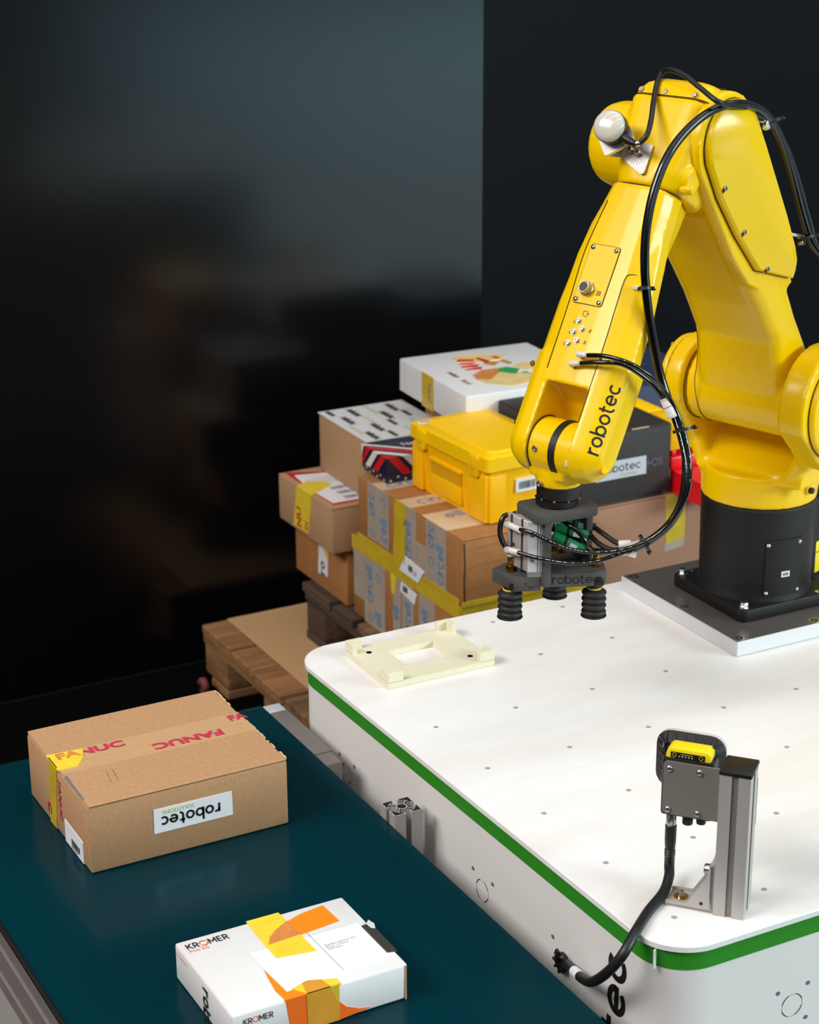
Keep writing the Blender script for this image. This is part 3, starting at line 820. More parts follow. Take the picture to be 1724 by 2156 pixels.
# tan box L, black box J
c = Carton('cardboard_box', 'pinkish brown box with a strip of yellow tape, below the black box', 'box', 1.012, 1.40, .886, 1.24, PZ, .640, 'card_d', 0, .004)
fr = c.front()
k = c.decal('yellow_tape', fr, [(.190, c.h + .0004), (.243, c.h + .0004), (.243, c.h - .105), (.194, c.h - .112)], 'tape_yellow_dull', .001)
c.decal('clear_tape', fr, [(.192, c.h - .112), (.243, c.h - .105), (.243, c.h - .125), (.190, c.h - .130)], 'tape_clear', .0008)
c = Carton('black_box', 'black cardboard box with a grey logo label and upside-down letters beside the yellow crate', 'box', .974, 1.209, .886, 1.208, .6535, .802, 'black_card', 0, .002)
fr = c.front()
b = new(); box(b, .985, 1.200, .896, 1.200, .6405, .6535); part('bottom_flap', b, 'black_card', c.t)
k = c.decal('logo_label', fr, [(.046, .0455), (.174, .0455), (.173, .0855), (.046, .0855)], 'grey_label')
c.ink('logo_lettering', lambda b: round_text(b, 'robotec', fr @ T(.062, .061, 0), .0132, .17, .14, 1.05, 0, .0012), 'ink', k)
c.ink('logo_lettering', lambda b: font_text(b, 'SOLUTIONS', fr @ T(.108, .0502, 0), .0075, 0, 1.0, .0012), 'ink_green', k)
c.ink('box_lettering', lambda b: font_text(b, 'SCHUNK', fr @ T(.2150, .0760, 0) @ RZ(math.pi), .024, .0, .86, .0006), 'ink_grey', None, 'grey upside-down letters')
b = new(); box(b, .135, .178, -.0008, .003, -.0015, .0006, c.top()); part('torn_edge', b, 'card_edge', c.t, 'worn brown patch on the front edge')

# --- white food box H standing on a plain box
Carton('cardboard_box', 'plain brown box mostly hidden under the white food carton', 'box', .99, 1.26, 1.255, 1.575, PZ, .7395, 'card_b')
c = Carton('food_box', 'white catering carton printed with striped sandwich wrappers, on top at the back of the stack', 'box', .905, 1.245, 1.205, 1.555, .7405, .820, 'white_card', -.055, .005, False, .0015)
tp, fr, lf = c.top(), c.front(), c.left()
# world points on the lid -> lid coordinates
inv = tp.inverted()
def L(*p): return [tuple((inv @ V((x, y, .82)))[:2]) for x, y in p]
def blob(name, pts, material, z=.0010, n=None):
    pp = L(*pts)
    c.decal(name, tp, pp, material, z)
blob('printed_picture', [(1.014, 1.462), (1.022, 1.500), (1.052, 1.518), (1.100, 1.500), (1.150, 1.470), (1.120, 1.440), (1.060, 1.440)], 'food_tan', .0008)
for q in ([(1.015, 1.466), (1.028, 1.483), (1.062, 1.466), (1.052, 1.452)], [(1.008, 1.446), (1.020, 1.452), (1.050, 1.440), (1.036, 1.434)], [(1.000, 1.420), (1.010, 1.428), (1.050, 1.424), (1.036, 1.410)], [(.998, 1.396), (1.008, 1.402), (1.046, 1.404), (1.036, 1.388)]):
    blob('printed_stripe', q, 'food_red', .0012)
for q in ([(1.066, 1.470), (1.078, 1.476), (1.086, 1.436), (1.072, 1.424)], [(1.104, 1.462), (1.116, 1.468), (1.124, 1.450), (1.112, 1.444)]):
    blob('printed_stripe', q, 'food_red', .0012)
blob('printed_picture', [(1.062, 1.422), (1.088, 1.432), (1.102, 1.418), (1.076, 1.400)], 'food_gold', .0010)
blob('printed_picture', [(1.108, 1.430), (1.120, 1.434), (1.126, 1.402), (1.114, 1.394)], 'food_gold', .0010)
blob('printed_picture', [(.984, 1.318), (.994, 1.352), (1.030, 1.378), (1.072, 1.376), (1.056, 1.344), (1.010, 1.300)], 'food_orange', .0011)
blob('printed_picture', [(.984, 1.314), (1.010, 1.318), (1.062, 1.345), (1.130, 1.296), (1.084, 1.244), (1.026, 1.236), (.990, 1.276)], 'food_tan', .0009)
blob('printed_picture', [(1.110, 1.375), (1.150, 1.392), (1.190, 1.372), (1.170, 1.330), (1.125, 1.332)], 'food_tan', .0009)
for q in ([(1.066, 1.366), (1.078, 1.376), (1.104, 1.338), (1.092, 1.324)], [(1.058, 1.346), (1.064, 1.358), (1.090, 1.320), (1.082, 1.312)], [(1.086, 1.374), (1.094, 1.374), (1.112, 1.346), (1.104, 1.340)]):
    blob('printed_stripe', q, 'food_green', .0014)
for q in ([(1.100, 1.318), (1.112, 1.322), (1.116, 1.298)], [(1.124, 1.304), (1.132, 1.306), (1.134, 1.292)]):
    blob('printed_stripe', q, 'food_green', .0014)
c.ink('box_lettering', lambda b: font_text(b, 'reber', tp @ T(.045, .190, 0) @ RZ(-UP * .98), .022, .01, 1.0), 'ink')
c.ink('box_lettering', lambda b: font_text(b, 'food', tp @ T(.045, .118, 0) @ RZ(-UP * .98), .02, .01, 1.0), 'ink_red2')
c.ink('side_lettering', lambda b: round_text(b, 'co', fr @ T(.236, .034, 0) @ RZ(-UP), .018, .2, .1, 1, 0, .0006), 'ink')
k = c.decal('yellow_tape', lf, [(.128, c.h), (.186, c.h), (.186, .0), (.128, .0)], 'tape_yellow_dull')
c.ink('tape_lettering', lambda b: font_text(b, 'NUC', lf @ T(.160, .062, 0) @ RZ(-UP), .022, .02, 1.0, .0012), 'ink_grey', k)

# --- striped gift box F on the taped box
t = thing('gift_box', 'navy gift box with red and white chevron stripes, left of the yellow crate', 'box', (.785, 1.308, zD + .001))
FX0, FX1, FY0, FY1, FZ0, FZ1 = .7165, .86, 1.2475, 1.368, zD + .001, .6965
part('carton_body', box(new(), FX0, FX1, FY0, FY1, FZ0, FZ1, None, .004), 'navy', t, None, 40)
fl = frame((FX0, FY1, FZ0), (0, -1, 0), (0, 0, 1)); ffr = frame((FX0, FY0, FZ0), (1, 0, 0), (0, 0, 1)); ft = frame((FX0, FY0, FZ1), (1, 0, 0), (0, 1, 0))
fh = FZ1 - FZ0; fd = FY1 - FY0
def chev(m, pts, col, nm='stripe'):
    b = new(); prism(b, pts, -.001, .0005, m); part(nm, b, col, t, None, 0)
# stripes fold over the corner: left face, lid, front face
for k0, k1, col in ((.003, .026, 'print_red'), (.040, .062, 'print_white'), (.076, .098, 'print_red'), (.108, .122, 'print_white')):
    q = [(k0, 0), (k1, 0), (0, k1), (0, k0)]
    q = [(max(.0, x), min(fd, y)) for x, y in q]
    chev(ft, q, col)
    s0, s1 = fd - k0, fd - k1
    lowz = .017
    if s1 > .004: chev(fl, [(s0, fh), (s1, fh), (max(s1 - (fh - lowz) * .9, .002), lowz), (max(s0 - (fh - lowz) * .9, .006), lowz)], col)
    elif s0 > 0: chev(fl, [(s0, fh), (.002, fh), (.002, lowz + .015), (max(s0 - .02, .004), lowz + .02)], col)
    if k1 < .11: chev(ffr, [(k0, fh), (k1, fh), (k1 + (fh - lowz) * .9, lowz), (k0 + (fh - lowz) * .9, lowz)], col)
b = new()
for i in range(7):
    flat(b, arc(.010 + i * .0165, .006 + (.007 if i % 2 else 0), .0026, 0, 360, 10)[:-1], fl, .0007); flat(b, arc(.010 + i * .0185, .006 + (.007 if i % 2 else 0), .0028, 0, 360, 10)[:-1], ffr, .0007)
part('printed_dots', b, 'chevron_dot', t, None, 0, 'stuff')
b = new(); font_text(b, 'NewYear', ft @ T(.075, .062, 0), .030, 0, .8); part('box_lettering', b, 'paper', t, None, 0)

# --- yellow crate G with lid on the taped box
t = thing('plastic_crate', 'yellow plastic storage crate with a lid and corner clasps on the taped boxes', 'crate', (.865, 1.070, zD + .001), .048)
m = ROOT[t]
cw, cd, z1, zr, z2 = .096, .150, .0, .112, .146
def ring(w, d, z, r=.012): return [(p[0], p[1], z) for p in rrect(-w, w, -d, d, r, 4)]
b = new(); loft(b, [ring(cw - .010, cd - .010, z1 + .002), ring(cw - .008, cd - .008, z1), ring(cw - .001, cd - .001, zr)], m); part('crate_body', b, 'crate', t, None, 40)
b = new(); loft(b, [ring(cw + .003, cd + .003, zr), ring(cw + .005, cd + .005, zr + .003), ring(cw + .004, cd + .004, z2 - .003), ring(cw, cd, z2)], m); part('lid', b, 'crate_lid', t, None, 35)
b = new(); loft(b, [ring(cw - .020, cd - .020, z2 - .001, .02), ring(cw - .022, cd - .022, z2 + .0025, .02)], m); part('lid_panel', b, 'crate_lid', t, None, 35)
# vertical ribs and the grip recess on the long left side
lfm = m @ frame((-cw, cd, 0), (0, -1, 0), (0, 0, 1))
for s0 in (.020, .033, .225, .238):
    part('rib', box(new(), s0, s0 + .006, .006, .085, -.006, .0035, lfm, .002), 'crate', t)
for s0, s1 in ((.0, .052), (.222, .300)):
    part('corner_pillar', box(new(), s0 + .004, s1 - .004, .002, .104, -.012, .0018, lfm, .003), 'crate', t)
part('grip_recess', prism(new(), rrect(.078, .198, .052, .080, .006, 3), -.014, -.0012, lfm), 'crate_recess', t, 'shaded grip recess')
part('grip_lip', box(new(), .074, .202, .080, .088, -.01, .0035, lfm, .002), 'crate', t)
part('grip_panel', box(new(), .078, .200, .012, .052, -.012, .0012, lfm, .003), 'crate', t)
for s0 in (.028, .238):
    part('clasp', prism(new(), rrect(s0, s0 + .038, zr - .016, z2 - .004, .009, 4), -.004, .0085, lfm, .0025), 'crate_lid', t, None, 40)
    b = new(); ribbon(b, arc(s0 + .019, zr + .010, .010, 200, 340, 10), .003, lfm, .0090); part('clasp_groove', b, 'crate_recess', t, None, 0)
ffm = m @ frame((-cw, -cd, 0), (1, 0, 0), (0, 0, 1))
part('corner_pillar', box(new(), .006, .046, .002, .104, -.012, .0025, ffm, .003), 'crate', t)
k = part('barcode_label', prism(new(), rect(.070, .125, .060, .088), -.002, .0030, ffm), 'paper', t, None, 0)
b = new(); barcode(b, ffm, .076, .118, .066, .082, 16, .0034); part('barcode', b, 'ink', k, None, 0)
k = part('lid_label', prism(new(), rect(.004, .040, .272, .286), .0, .0006, m @ frame((-cw, -cd, z2), (1, 0, 0), (0, 1, 0))), 'paper', t, None, 0)
b = new(); barcode(b, m @ frame((-cw, -cd, z2), (1, 0, 0), (0, 1, 0)), .010, .034, .276, .282, 8, .0010); part('label_print', b, 'ink', k, None, 0)

# --- red and yellow crates right of the black box, blue box behind
t = thing('red_crate', 'red plastic bin with cut-out feet beside the black box', 'crate', (1.275, .965, .6405))
b = new(); prism(b, [(0, 0), (.016, 0), (.024, .042), (.034, .042), (.042, 0), (.110, 0), (.110, .050), (0, .050)], 0, .13, frame((1.2225, .9005, .6410), (1, 0, 0), (0, 0, 1))); part('bin_body', b, 'red_plastic', t)
b = new(); box(b, 1.2185, 1.336, .895, 1.034, .6905, .720, None, .006); part('bin_rim', b, 'red_plastic', t)
b = new(); box(b, 1.2225, 1.236, .899, 1.03, .7200, .733, None, .003); part('bin_tab', b, 'red_plastic', t)
t = thing('yellow_box', 'yellow box resting on the red bin right of the black box', 'box', (1.285, .955, .7335))
part('carton_body', box(new(), 1.2175, 1.36, .898, .974, .7335, .780, None, .003), 'crate', t); part('lid', box(new(), 1.2160, 1.362, .896, .9755, .780, .802, None, .003), 'crate_lid', t)
t = thing('yellow_bin', 'narrow yellow bin running along the far right side of the black box', 'crate', (1.233, 1.12, .6405))
part('bin_body', box(new(), 1.2125, 1.2515, 1.036, 1.22, .6405, .780, None, .003), 'crate', t); part('bin_rim', box(new(), 1.2115, 1.2535, .978, 1.222, .780, .802, None, .003), 'crate_lid', t)
c = Carton('blue_box', 'dark blue box at the back right of the stack behind the robot arm', 'box', 1.325, 1.60, 1.255, 1.56, PZ, .765, 'blue_card', 0, .003)

# unidentified small dull red thing on the floor behind the pallet corner
t = thing('red_item', 'small dull red reel on the dark floor beside the lower pallet corner', 'item', (.452, 1.712, .006))
b = new(); cyl(b, .020, -.008, .008, frame((.452, 1.712, .027), (0, 1, 0), (0, 0, 1)), 24, .004); part('outer_disc', b, 'pink', t)
b = new(); cyl(b, .008, -.011, .011, frame((.452, 1.712, .027), (0, 1, 0), (0, 0, 1)), 16); part('inner_disc', b, 'black_plastic', t)

# ================================================================== ROBOT MOUNTING PLATE
t = thing('mounting_plate', 'square aluminium plate screwed to the white table under the robot', 'plate', (.643, -.134, TZ))
PT = TZ + .0232
part('plate_body', box(new(), .493, .793, -.284, .016, TZ + .0002, PT, None, .0012, 1), 'alu_bright', t)
part('milled_face', box(new(), .4945, .7915, -.2825, .0145, PT - .001, PT + .0002), 'alu_plate', t, 'darker milled top face')
for i, (x, y) in enumerate(((.505, -.272), (.505, -.134), (.508, .003), (.643, -.272), (.781, -.272), (.643, .003), (.781, -.134), (.781, .003))):
    b = new(); lathe(b, [(.0085, 0), (.0085, .0005), (.0065, .0005), (.0055, .0002), (.003, .0002), (.003, -.0004), (0, -.0004)], T(x, y, PT), 18); part('screw', b, 'zinc', t)

# ================================================================== ROBOT
B = V((.630, -.142, 0)); hx = V((-.943, -.333, 0)).normalized(); ax = V((-hx.y, hx.x, 0)); ez = V((0, 0, 1))
WC = .017                                             # arm plane offset along the joint axes
Mb = frame(B, hx, ax)                                 # x forward, y to the viewer's right, z up
J2 = B + hx * .05 + ez * 1.232
al = math.radians(30.92); be = math.radians(-60.61)
u_ = (hx * math.sin(al) + ez * math.cos(al)).normalized(); v_ = ax.cross(u_)
Mu = frame(J2, u_, v_, ax)                            # x along the upper arm, y to its front, z joint axis
J3 = V((.370, -.237, 1.6075))
d_ = (hx * math.cos(be) + ez * math.sin(be)).normalized(); p_ = (-hx * math.sin(be) + ez * math.cos(be)).normalized()
Mf = frame(J3, d_, p_, -ax)                           # x along the forearm, y its upper face, z = -w
def F(s, t_, w): return (s, t_, -w)
rb = thing('robot_arm', 'yellow six axis robot arm with a black base reaching over the white table', 'robot', (B.x, B.y, PT + .0004))
FT = PT + .0200
# --- base
b = new(); prism(b, rrect(-.090, .090, -.090, .090, .012, 4), PT + .0004, FT, T(B.x, B.y, 0), .003); part('base_flange', b, 'black_cast', rb)
b = new()
lathe(b, [(.0885, FT - .002), (.0875, FT + .004), (.0840, FT + .014), (.0845, FT + .018), (.0862, 1.050), (.0862, 1.054)], T(B.x, B.y, 0), 64)
part('base_column', b, 'black_cast', rb)
for x, y in ((-.077, -.077), (-.077, .077), (.077, -.077), (.077, .077)):
    b = new(); hexbolt(b, T(B.x + x, B.y + y, FT), .0062, .0085); part('base_bolt', b, 'zinc', rb)
for x, y in ((-.060, .080), (.058, -.082)):
    b = new(); lathe(b, [(.005, 0), (.005, .0006), (.003, .0006), (.003, .0001), (0, .0001)], T(B.x + x, B.y + y, FT), 14); part('locating_hole', b, 'steel', rb)
# curved access cover on the column, right of centre as seen
a0 = math.atan2(-.80, .03); cov = []
def column_patch(bm, a_from, a_to, z0, z1, r0, r1, n=14):
    t_ = bmesh.new(); rows = []
    for r in (r0, r1):
        for z in (z0, z1):
            rows.append([t_.verts.new((B.x + r * math.cos(a_from + (a_to - a_from) * i / n), B.y + r * math.sin(a_from + (a_to - a_from) * i / n), z)) for i in range(n + 1)])
    A, Bq, Cq, D = rows
    for i in range(n):
        t_.faces.new((Cq[i], Cq[i + 1], D[i + 1], D[i])); t_.faces.new((A[i], Bq[i], Bq[i + 1], A[i + 1]))
        t_.faces.new((Bq[i], D[i], D[i + 1], Bq[i + 1])); t_.faces.new((A[i], A[i + 1], Cq[i + 1], Cq[i]))
    for i in (0, n): t_.faces.new((A[i], Cq[i], D[i], Bq[i]))
    take(bm, t_, None)
CA0, CA1 = math.radians(-119), math.radians(-77)
b = new(); column_patch(b, CA0, CA1, FT + .009, 1.012, .080, .0863); part('cover_joint', b, 'black_matte', rb, 'dark joint around the access cover')
b = new(); column_patch(b, CA0 + .016, CA1 - .016, FT + .0102, 1.0108, .080, .0872); ac = part('access_cover', b, 'black_cast', rb)
for a, z in ((CA0 + .05, FT + .0145), (CA0 + .05, 1.004), (CA1 - .07, FT + .0145), (CA1 - .07, 1.004)):
    n_ = V((math.cos(a), math.sin(a), 0)); b = new(); panhead(b, axis_frame(B + n_ * .0870 + ez * z, n_), .0035, .0025); part('screw', b, 'zinc', ac)
am = math.radians(-97); n_ = V((math.cos(am), math.sin(am), 0)); tn = V((-n_.y, n_.x, 0))
ml = frame(B + n_ * .0874 + ez * .957, tn, ez)
b = new(); prism(b, rect(-.007, .007, -.0045, .0045), 0, .0006, ml); k = part('rating_label', b, 'paper', ac)
b = new(); barcode(b, ml, -.005, .005, -.0025, .0025, 8, .0010); part('label_print', b, 'ink_grey', ac)
# connector box at the rear with a yellow warning label
b = new(); box(b, .050, .135, -.062, .062, FT - .001, 1.045, Mb @ Matrix.Rotation(math.pi, 4, 'Z'), .006); part('connector_box', b, 'black_cast', rb)
q = frame(B + ax * .0625 - hx * .072 + ez * .9205, -hx, ez)
b = new(); box(b, .0, .055, .0, .0525, -.03, .0, q, .002); k = part('warning_label', b, 'shine_yellow', rb, 'yellow warning plate at the rear of the base')
b = new(); flat(b, rect(0, .055, .034, .0352), q, .0006); part('label_print', b, 'ink', k, None, 0)
# --- turret
b = new()
lathe(b, [(0, 1.058), (.0872, 1.058), (.0872, 1.108), (0, 1.108)], T(B.x, B.y, 0), 64)
mX = Mb @ frame((0, 0, 0), (1, 0, 0), (0, 0, 1))      # x forward, y up, z = -side
def ear(y0, y1, r, foot):
    pts = arc(.05, 1.232, r, -15, 195, 24) + [(-foot, 1.14), (foot, 1.14)]
    prism(b, pts, -y1, -y0, mX)
def slab(y0, y1, pts): prism(b, pts, -y1, -y0, mX)
slab(-.074, .108, [(-.070, 1.098), (.064, 1.098), (.058, 1.114), (.020, 1.136), (-.006, 1.158), (-.012, 1.215), (-.060, 1.205), (-.075, 1.15)])
def leg_loft(rows): loft(b, [[(p[0], p[1], z) for p in rrect(-x, x, y0, y1, min(.012, (y1 - y0) * .4), 4)] for z, x, y0, y1 in rows], Mb)
leg_loft([(1.075, .050, -.072, -.03), (1.10, .057, -.083, -.050), (1.13, .062, -.092, -.062), (1.16, .064, -.099, -.070), (1.18, .064, -.100, -.0715)])
leg_loft([(1.070, .048, .030, .074), (1.095, .056, .050, .088), (1.125, .064, .078, .110), (1.155, .071, .098, .134), (1.185, .074, .107, .149), (1.20, .074, .107, .150)])
ear(-.100, -.071, .069, .062); ear(.107, .150, .088, .070)
tb = cast(b, .0032, 16); part('turret', tb, 'yellow', rb, None, 60)
b = new(); lathe(b, [(.0858, 1.0535), (.0866, 1.0545), (.0866, 1.0585), (.0858, 1.0590)], T(B.x, B.y, 0), 64); part('turret_seal', b, 'gasket_and_shade', rb)
b = new(); prism(b, arc(.05, 1.232, .064, 0, 360, 48)[:-1], .099, .112, mX, .004); part('shoulder_cap', b, 'yellow', rb, None, 50)
b = new(); tube(b, [mX @ V((.05 + .0640 * math.cos(a), 1.232 + .0640 * math.sin(a), .1005)) for a in [i * math.pi / 20 for i in range(41)]], .0007, 6, 1, False); part('seam', b, 'seam', rb)
b = new(); prism(b, arc(.05, 1.232, .074, 0, 360, 48)[:-1], -.160, -.149, mX, .004); part('shoulder_cap', b, 'yellow', rb, None, 50)
b = new(); tube(b, [mX @ V((.05 + .074 * math.cos(a), 1.232 + .074 * math.sin(a), -.1505)) for a in [i * math.pi / 20 for i in range(41)]], .0007, 6, 1, False); part('seam', b, 'seam', rb)
for a in (60, 140):
    q = mX @ frame((.05 + .060 * math.cos(math.radians(a)), 1.232 + .060 * math.sin(math.radians(a)), .1122), (1, 0, 0), (0, 1, 0)); b = new(); cyl(b, .0042, -.003, .0003, q, 12); part('screw_recess', b, 'recess', rb)
# grease plug at the right of the turret
nn = (hx * .52 + ax * .854).normalized(); pp = B + nn * .0868 + ez * 1.083
pp = B + V((math.cos(math.radians(-74)), math.sin(math.radians(-74)), 0)) * .087 + ez * 1.083; nn = V((math.cos(math.radians(-74)), math.sin(math.radians(-74)), 0))
b = new(); rod(b, pp - nn * .006, pp + nn * .004, .0075, 20, .001); part('grease_boss', b, 'yellow', rb)
b = new(); rod(b, pp + nn * .003, pp + nn * .010, .0048, 6, .0006); part('grease_plug', b, 'black_plastic', rb)
# --- upper arm (built in Mu)
b = new()
cyl(b, .0565, -.069, .104, Mu, 64)
def rr_ring(u, v0, v1, w0, w1, r): return [(u, p[0], p[1]) for p in rrect(v0, v1, w0, w1, r, 4)]
loft(b, [rr_ring(0, -.054, .052, -.058, .094, .02), rr_ring(.06, -.054, .036, -.056, .094, .022), rr_ring(.12, -.053, .014, -.052, .092, .022), rr_ring(.19, -.056, .016, -.050, .090, .02),
         rr_ring(.26, -.064, .026, -.048, .088, .02), rr_ring(.36, -.074, .036, -.046, .086, .02), rr_ring(.415, -.074, .020, -.035, .086, .018)], Mu)
ear_pts = arc(.447, -.018, .067, -100, 92, 20) + [(.30, .040), (.24, .026), (.18, -.02), (.17, -.060), (.28, -.080)]
prism(b, ear_pts, .068, .0895, Mu)
ub = cast(b, .003, 8)
part('upper_arm', ub, 'yellow', rb, None, 60)
# raised side cover with a long bevelled crest
cp = arc(.446, -.020, .0575, -92, 80, 16) + [(.40, .037), (.33, .027), (.254, .009), (.187, -.053), (.192, -.062), (.215, -.072), (.285, -.0785)]
cc = (.34, -.025)
def inset(p, k, kk=None): return [(cc[0] + (x - cc[0]) * k, cc[1] + (y - cc[1]) * (kk or k)) for x, y in p]
sc_ = rb
crest = [(.338 + (x - .345) * .78, -.0640 + (y + .0785) * .40) for x, y in cp]
b = new(); loft(b, [[(x, y, .0892) for x, y in cp], [(x, y, .0975) for x, y in cp], [(x, y, .1005) for x, y in inset(cp, .975, .95)], [(x, y, .1105) for x, y in crest], [(x, y, .1118) for x, y in [(.335 + (x - .335) * .96, -.053 + (y + .053) * .86) for x, y in crest]]], Mu)
cov = part('side_cover', b, 'yellow', rb, None, 28)
b = new(); tube(b, [Mu @ V((x, y, .0900)) for x, y in inset(cp, 1.004, 1.012)] + [Mu @ V((cp[0][0], cp[0][1], .0900))], .0008, 6, 1, False); part('seam', b, 'seam', rb)
for x, y in ((.412, .028), (.330, .018), (.247, -.004)):
    q = Mu @ frame((x, y, .0985), (1, 0, 0), (0, 1, 0))
    b = new(); prism(b, arc(.002, 0, .0058, 90, 270, 10) + arc(-.004, 0, .0058, -90, 90, 10)[::1], -.002, .0030, q); part('screw_recess', b, 'recess', cov)
    b = new(); capscrew(b, q @ T(0, 0, .0030), .0036, .0025); part('screw', b, 'steel', cov)
# left shank seam line
b = new(); tube(b, [Mu @ V(p) for p in ((.33, .0395, -.030), (.26, .0285, -.033), (.19, .018, -.037), (.12, .016, -.040), (.075, .033, -.043), (.045, .050, -.046), (.0, .0575, -.048), (-.03, .049, -.048), (-.05, .03, -.048))], .0006, 6, 6); part('seam', b, 'seam', rb)
for z in (-.0705, .1055):
    b = new(); tube(b, [Mu @ V((.0572 * math.cos(i * math.pi / 24), .0572 * math.sin(i * math.pi / 24), z)) for i in range(49)], .0009, 6, 1, False); part('seam', b, 'seam', rb)
# --- elbow casting (in Mf)
b = new()
def fr_ring(s, pts): return [F(s, p[1], p[0]) for p in pts]
def oct_(c, a, hh, top, mid, bot, bw):                 # flat top, bulging sides, narrow underside (w, t)
    return [(c - a, top), (c - a * .4, top + .0012), (c + a * .4, top + .0012), (c + a, top), (c + (a + hh) / 2 + .002, (top + mid) / 2 + .004), (c + hh, mid), (c + hh * .96, mid - .02), (c + bw + (hh - bw) * .45, (mid + bot) / 2 - .006), (c + bw, bot), (c - bw, bot), (c - bw - (hh - bw) * .45, (mid + bot) / 2 - .006), (c - hh * .96, mid - .02), (c - hh, mid), (c - (a + hh) / 2 - .002, (top + mid) / 2 + .004)]
loft(b, [fr_ring(-.050, rrect(-.040, .078, -.050, .071, .022, 4)), fr_ring(.010, rrect(-.036, .078, -.050, .071, .024, 4)), fr_ring(.050, rrect(-.030, .074, -.046, .070, .030, 4)), fr_ring(.070, rrect(-.027, .069, -.036, .068, .036, 4))], Mf)
mw = Mf @ frame((0, 0, 0), (1, 0, 0), (0, 1, 0))
cyl(b, .062, -.070, .02, Mf @ T(.002, .004, 0), 48)
# wing on the far side
loft(b, [[F(.0 + x * k, .004 + y * k, w) for x, y in arc(0, 0, .058, 0, 360, 24)[:-1]] for w, k in ((-.020, 1.02), (-.070, 1.0), (-.086, .92), (-.096, .74))], Mf)
loft(b, [[F(s, t_, w) for t_, w in rrect(-.040, .035 - q, -.075 + q * 1.6, .0, .02, 4)] for s, q in ((.0, 0), (.045, .010), (.085, .028))], Mf)
cyl(b, .017, -.080, -.050, Mf @ T(.046, .034, 0), 24)
eb = cast(b, .003, 7)
part('elbow', eb, 'yellow', rb, None, 60)
b = new(); rod(b, Mf @ V(F(.060, .040, .068)), Mf @ V(F(.060, .040, .088)), .0062, 20, .003); part('stop_knob', b, 'yellow', rb)
# lid on top of the elbow
b = new()
lid = lambda g, s: [F(s, p[1], p[0]) for p in rrect(-.038 + g, .082 - g * .6, -.052 + g * .5, .069 - g, .024, 5)]
loft(b, [lid(0, -.0505), lid(.001, -.058), lid(.006, -.070), lid(.016, -.079), lid(.026, -.081)], Mf); el = part('elbow_lid', b, 'yellow', rb, None, 40)
b = new(); tube(b, [Mf @ V(p) for p in lid(-.0004, -.0507)] + [Mf @ V(lid(-.0004, -.0507)[0])], .0007, 6, 1, False); part('seam', b, 'seam', rb)
for w in (-.022, .016, .062):
    q = axis_frame(Mf @ V(F(-.0555, .0672, w)), p_); b = new(); prism(b, arc(0, 0, .0045, 0, 360, 14)[:-1], -.003, .0012, q); part('screw_recess', b, 'recess', el)
    b = new(); capscrew(b, q @ T(0, 0, .0008), .003, .002); part('screw', b, 'steel', el)
b = new(); tube(b, [Mu @ V((.447 + .0675 * math.cos(i * math.pi / 24), -.018 + .0675 * math.sin(i * math.pi / 24), .0675)) for i in range(49)], .0009, 6, 1, False); part('seam', b, 'seam', rb)
# --- forearm
secs = [(.0715, .0200, .047, .030), (.100, .0180, .0525, .033), (.130, .0145, .0570, .036), (.170, .0140, .0640, .0375), (.235, .0160, .0710, .0375), (.300, .0175, .0730, .0375), (.345, .0175, .0725, .0375)]
b = new()
R_ = []
for s, c, hh, a in secs: R_.append(fr_ring(s, oct_(c, a, hh, .0700, .0440, -.022, .026)))
loft(b, R_, Mf)
def tine(w0, w1, top_w0, top_w1, z0=.31):
    # side plate of the fork: a stadium seen from the side, its outer top edge chamfered
    def st(r, w, k): return [F(s, t_, w) for s, t_ in ([(z0, .030 + r)] + arc(.4205, .030, r, 90, -90, 18) + [(z0, .030 - r)])]
    return st
def tine_loft(ws):
    loft(b, [[F(s, t_, w) for s, t_ in ([(.305, .030 + r + tp)] + [(x, y + (tp if y > .030 else 0) * max(0, min(1, (.4205 - x) / .1 + 1)) * (1 if y > .05 else 0)) for x, y in arc(.4205, .030, r, 90, -90, 18)] + [(.305, .030 - r)])] for w, r, tp in ws], Mf)
tine_loft([(.0535, .0395, 0), (.0570, .0400, 0), (.0750, .0330, 0), (.0885, .0205, 0), (.0915, .0130, 0)])
tine_loft([(-.0130, .0395, 0), (-.0145, .0400, 0), (-.0340, .0370, 0), (-.0490, .0270, 0), (-.0560, .0160, 0)])
prism(b, [(.32, .064), (.342, .060), (.347, .040), (.356, .018), (.372, .004), (.388, -.004), (.388, -.020), (.32, -.021)], -.058, .020, Mf)
fb = cast(b, .0026, 5); fore_src = fb.copy()
fo = part('forearm', fb, 'yellow', rb, None, 60)
b = new(); sm = fr_ring(.0710, [q for q in rrect(-.0275, .0692, -.0365, .0685, .036, 6) if q[1] > .020]); tube(b, [Mf @ V(p) for p in sm], .0008, 6, 1, False); part('seam', b, 'seam', rb)
# seam lines of the side covers
def on_top(s, w, e=.0004): return Mf @ V(F(s, .0708 + e, w))
b = new(); tube(b, [on_top(s, w, e) for s, w, e in ((.098, -.0135, .000), (.17, -.0220, 0), (.24, -.0195, 0), (.33, -.0185, 0))], .0005, 6, 6); part('seam', b, 'seam', rb)
b = new(); tube(b, [Mf @ V(F(*q)) for q in ((.187, .0560, .073), (.188, .0655, .060), (.196, .0704, .053), (.235, .0706, .0535), (.275, .0706, .055), (.33, .0702, .0555), (.39, .0702, .0560))], .0005, 6, 6); part('seam', b, 'seam', rb)
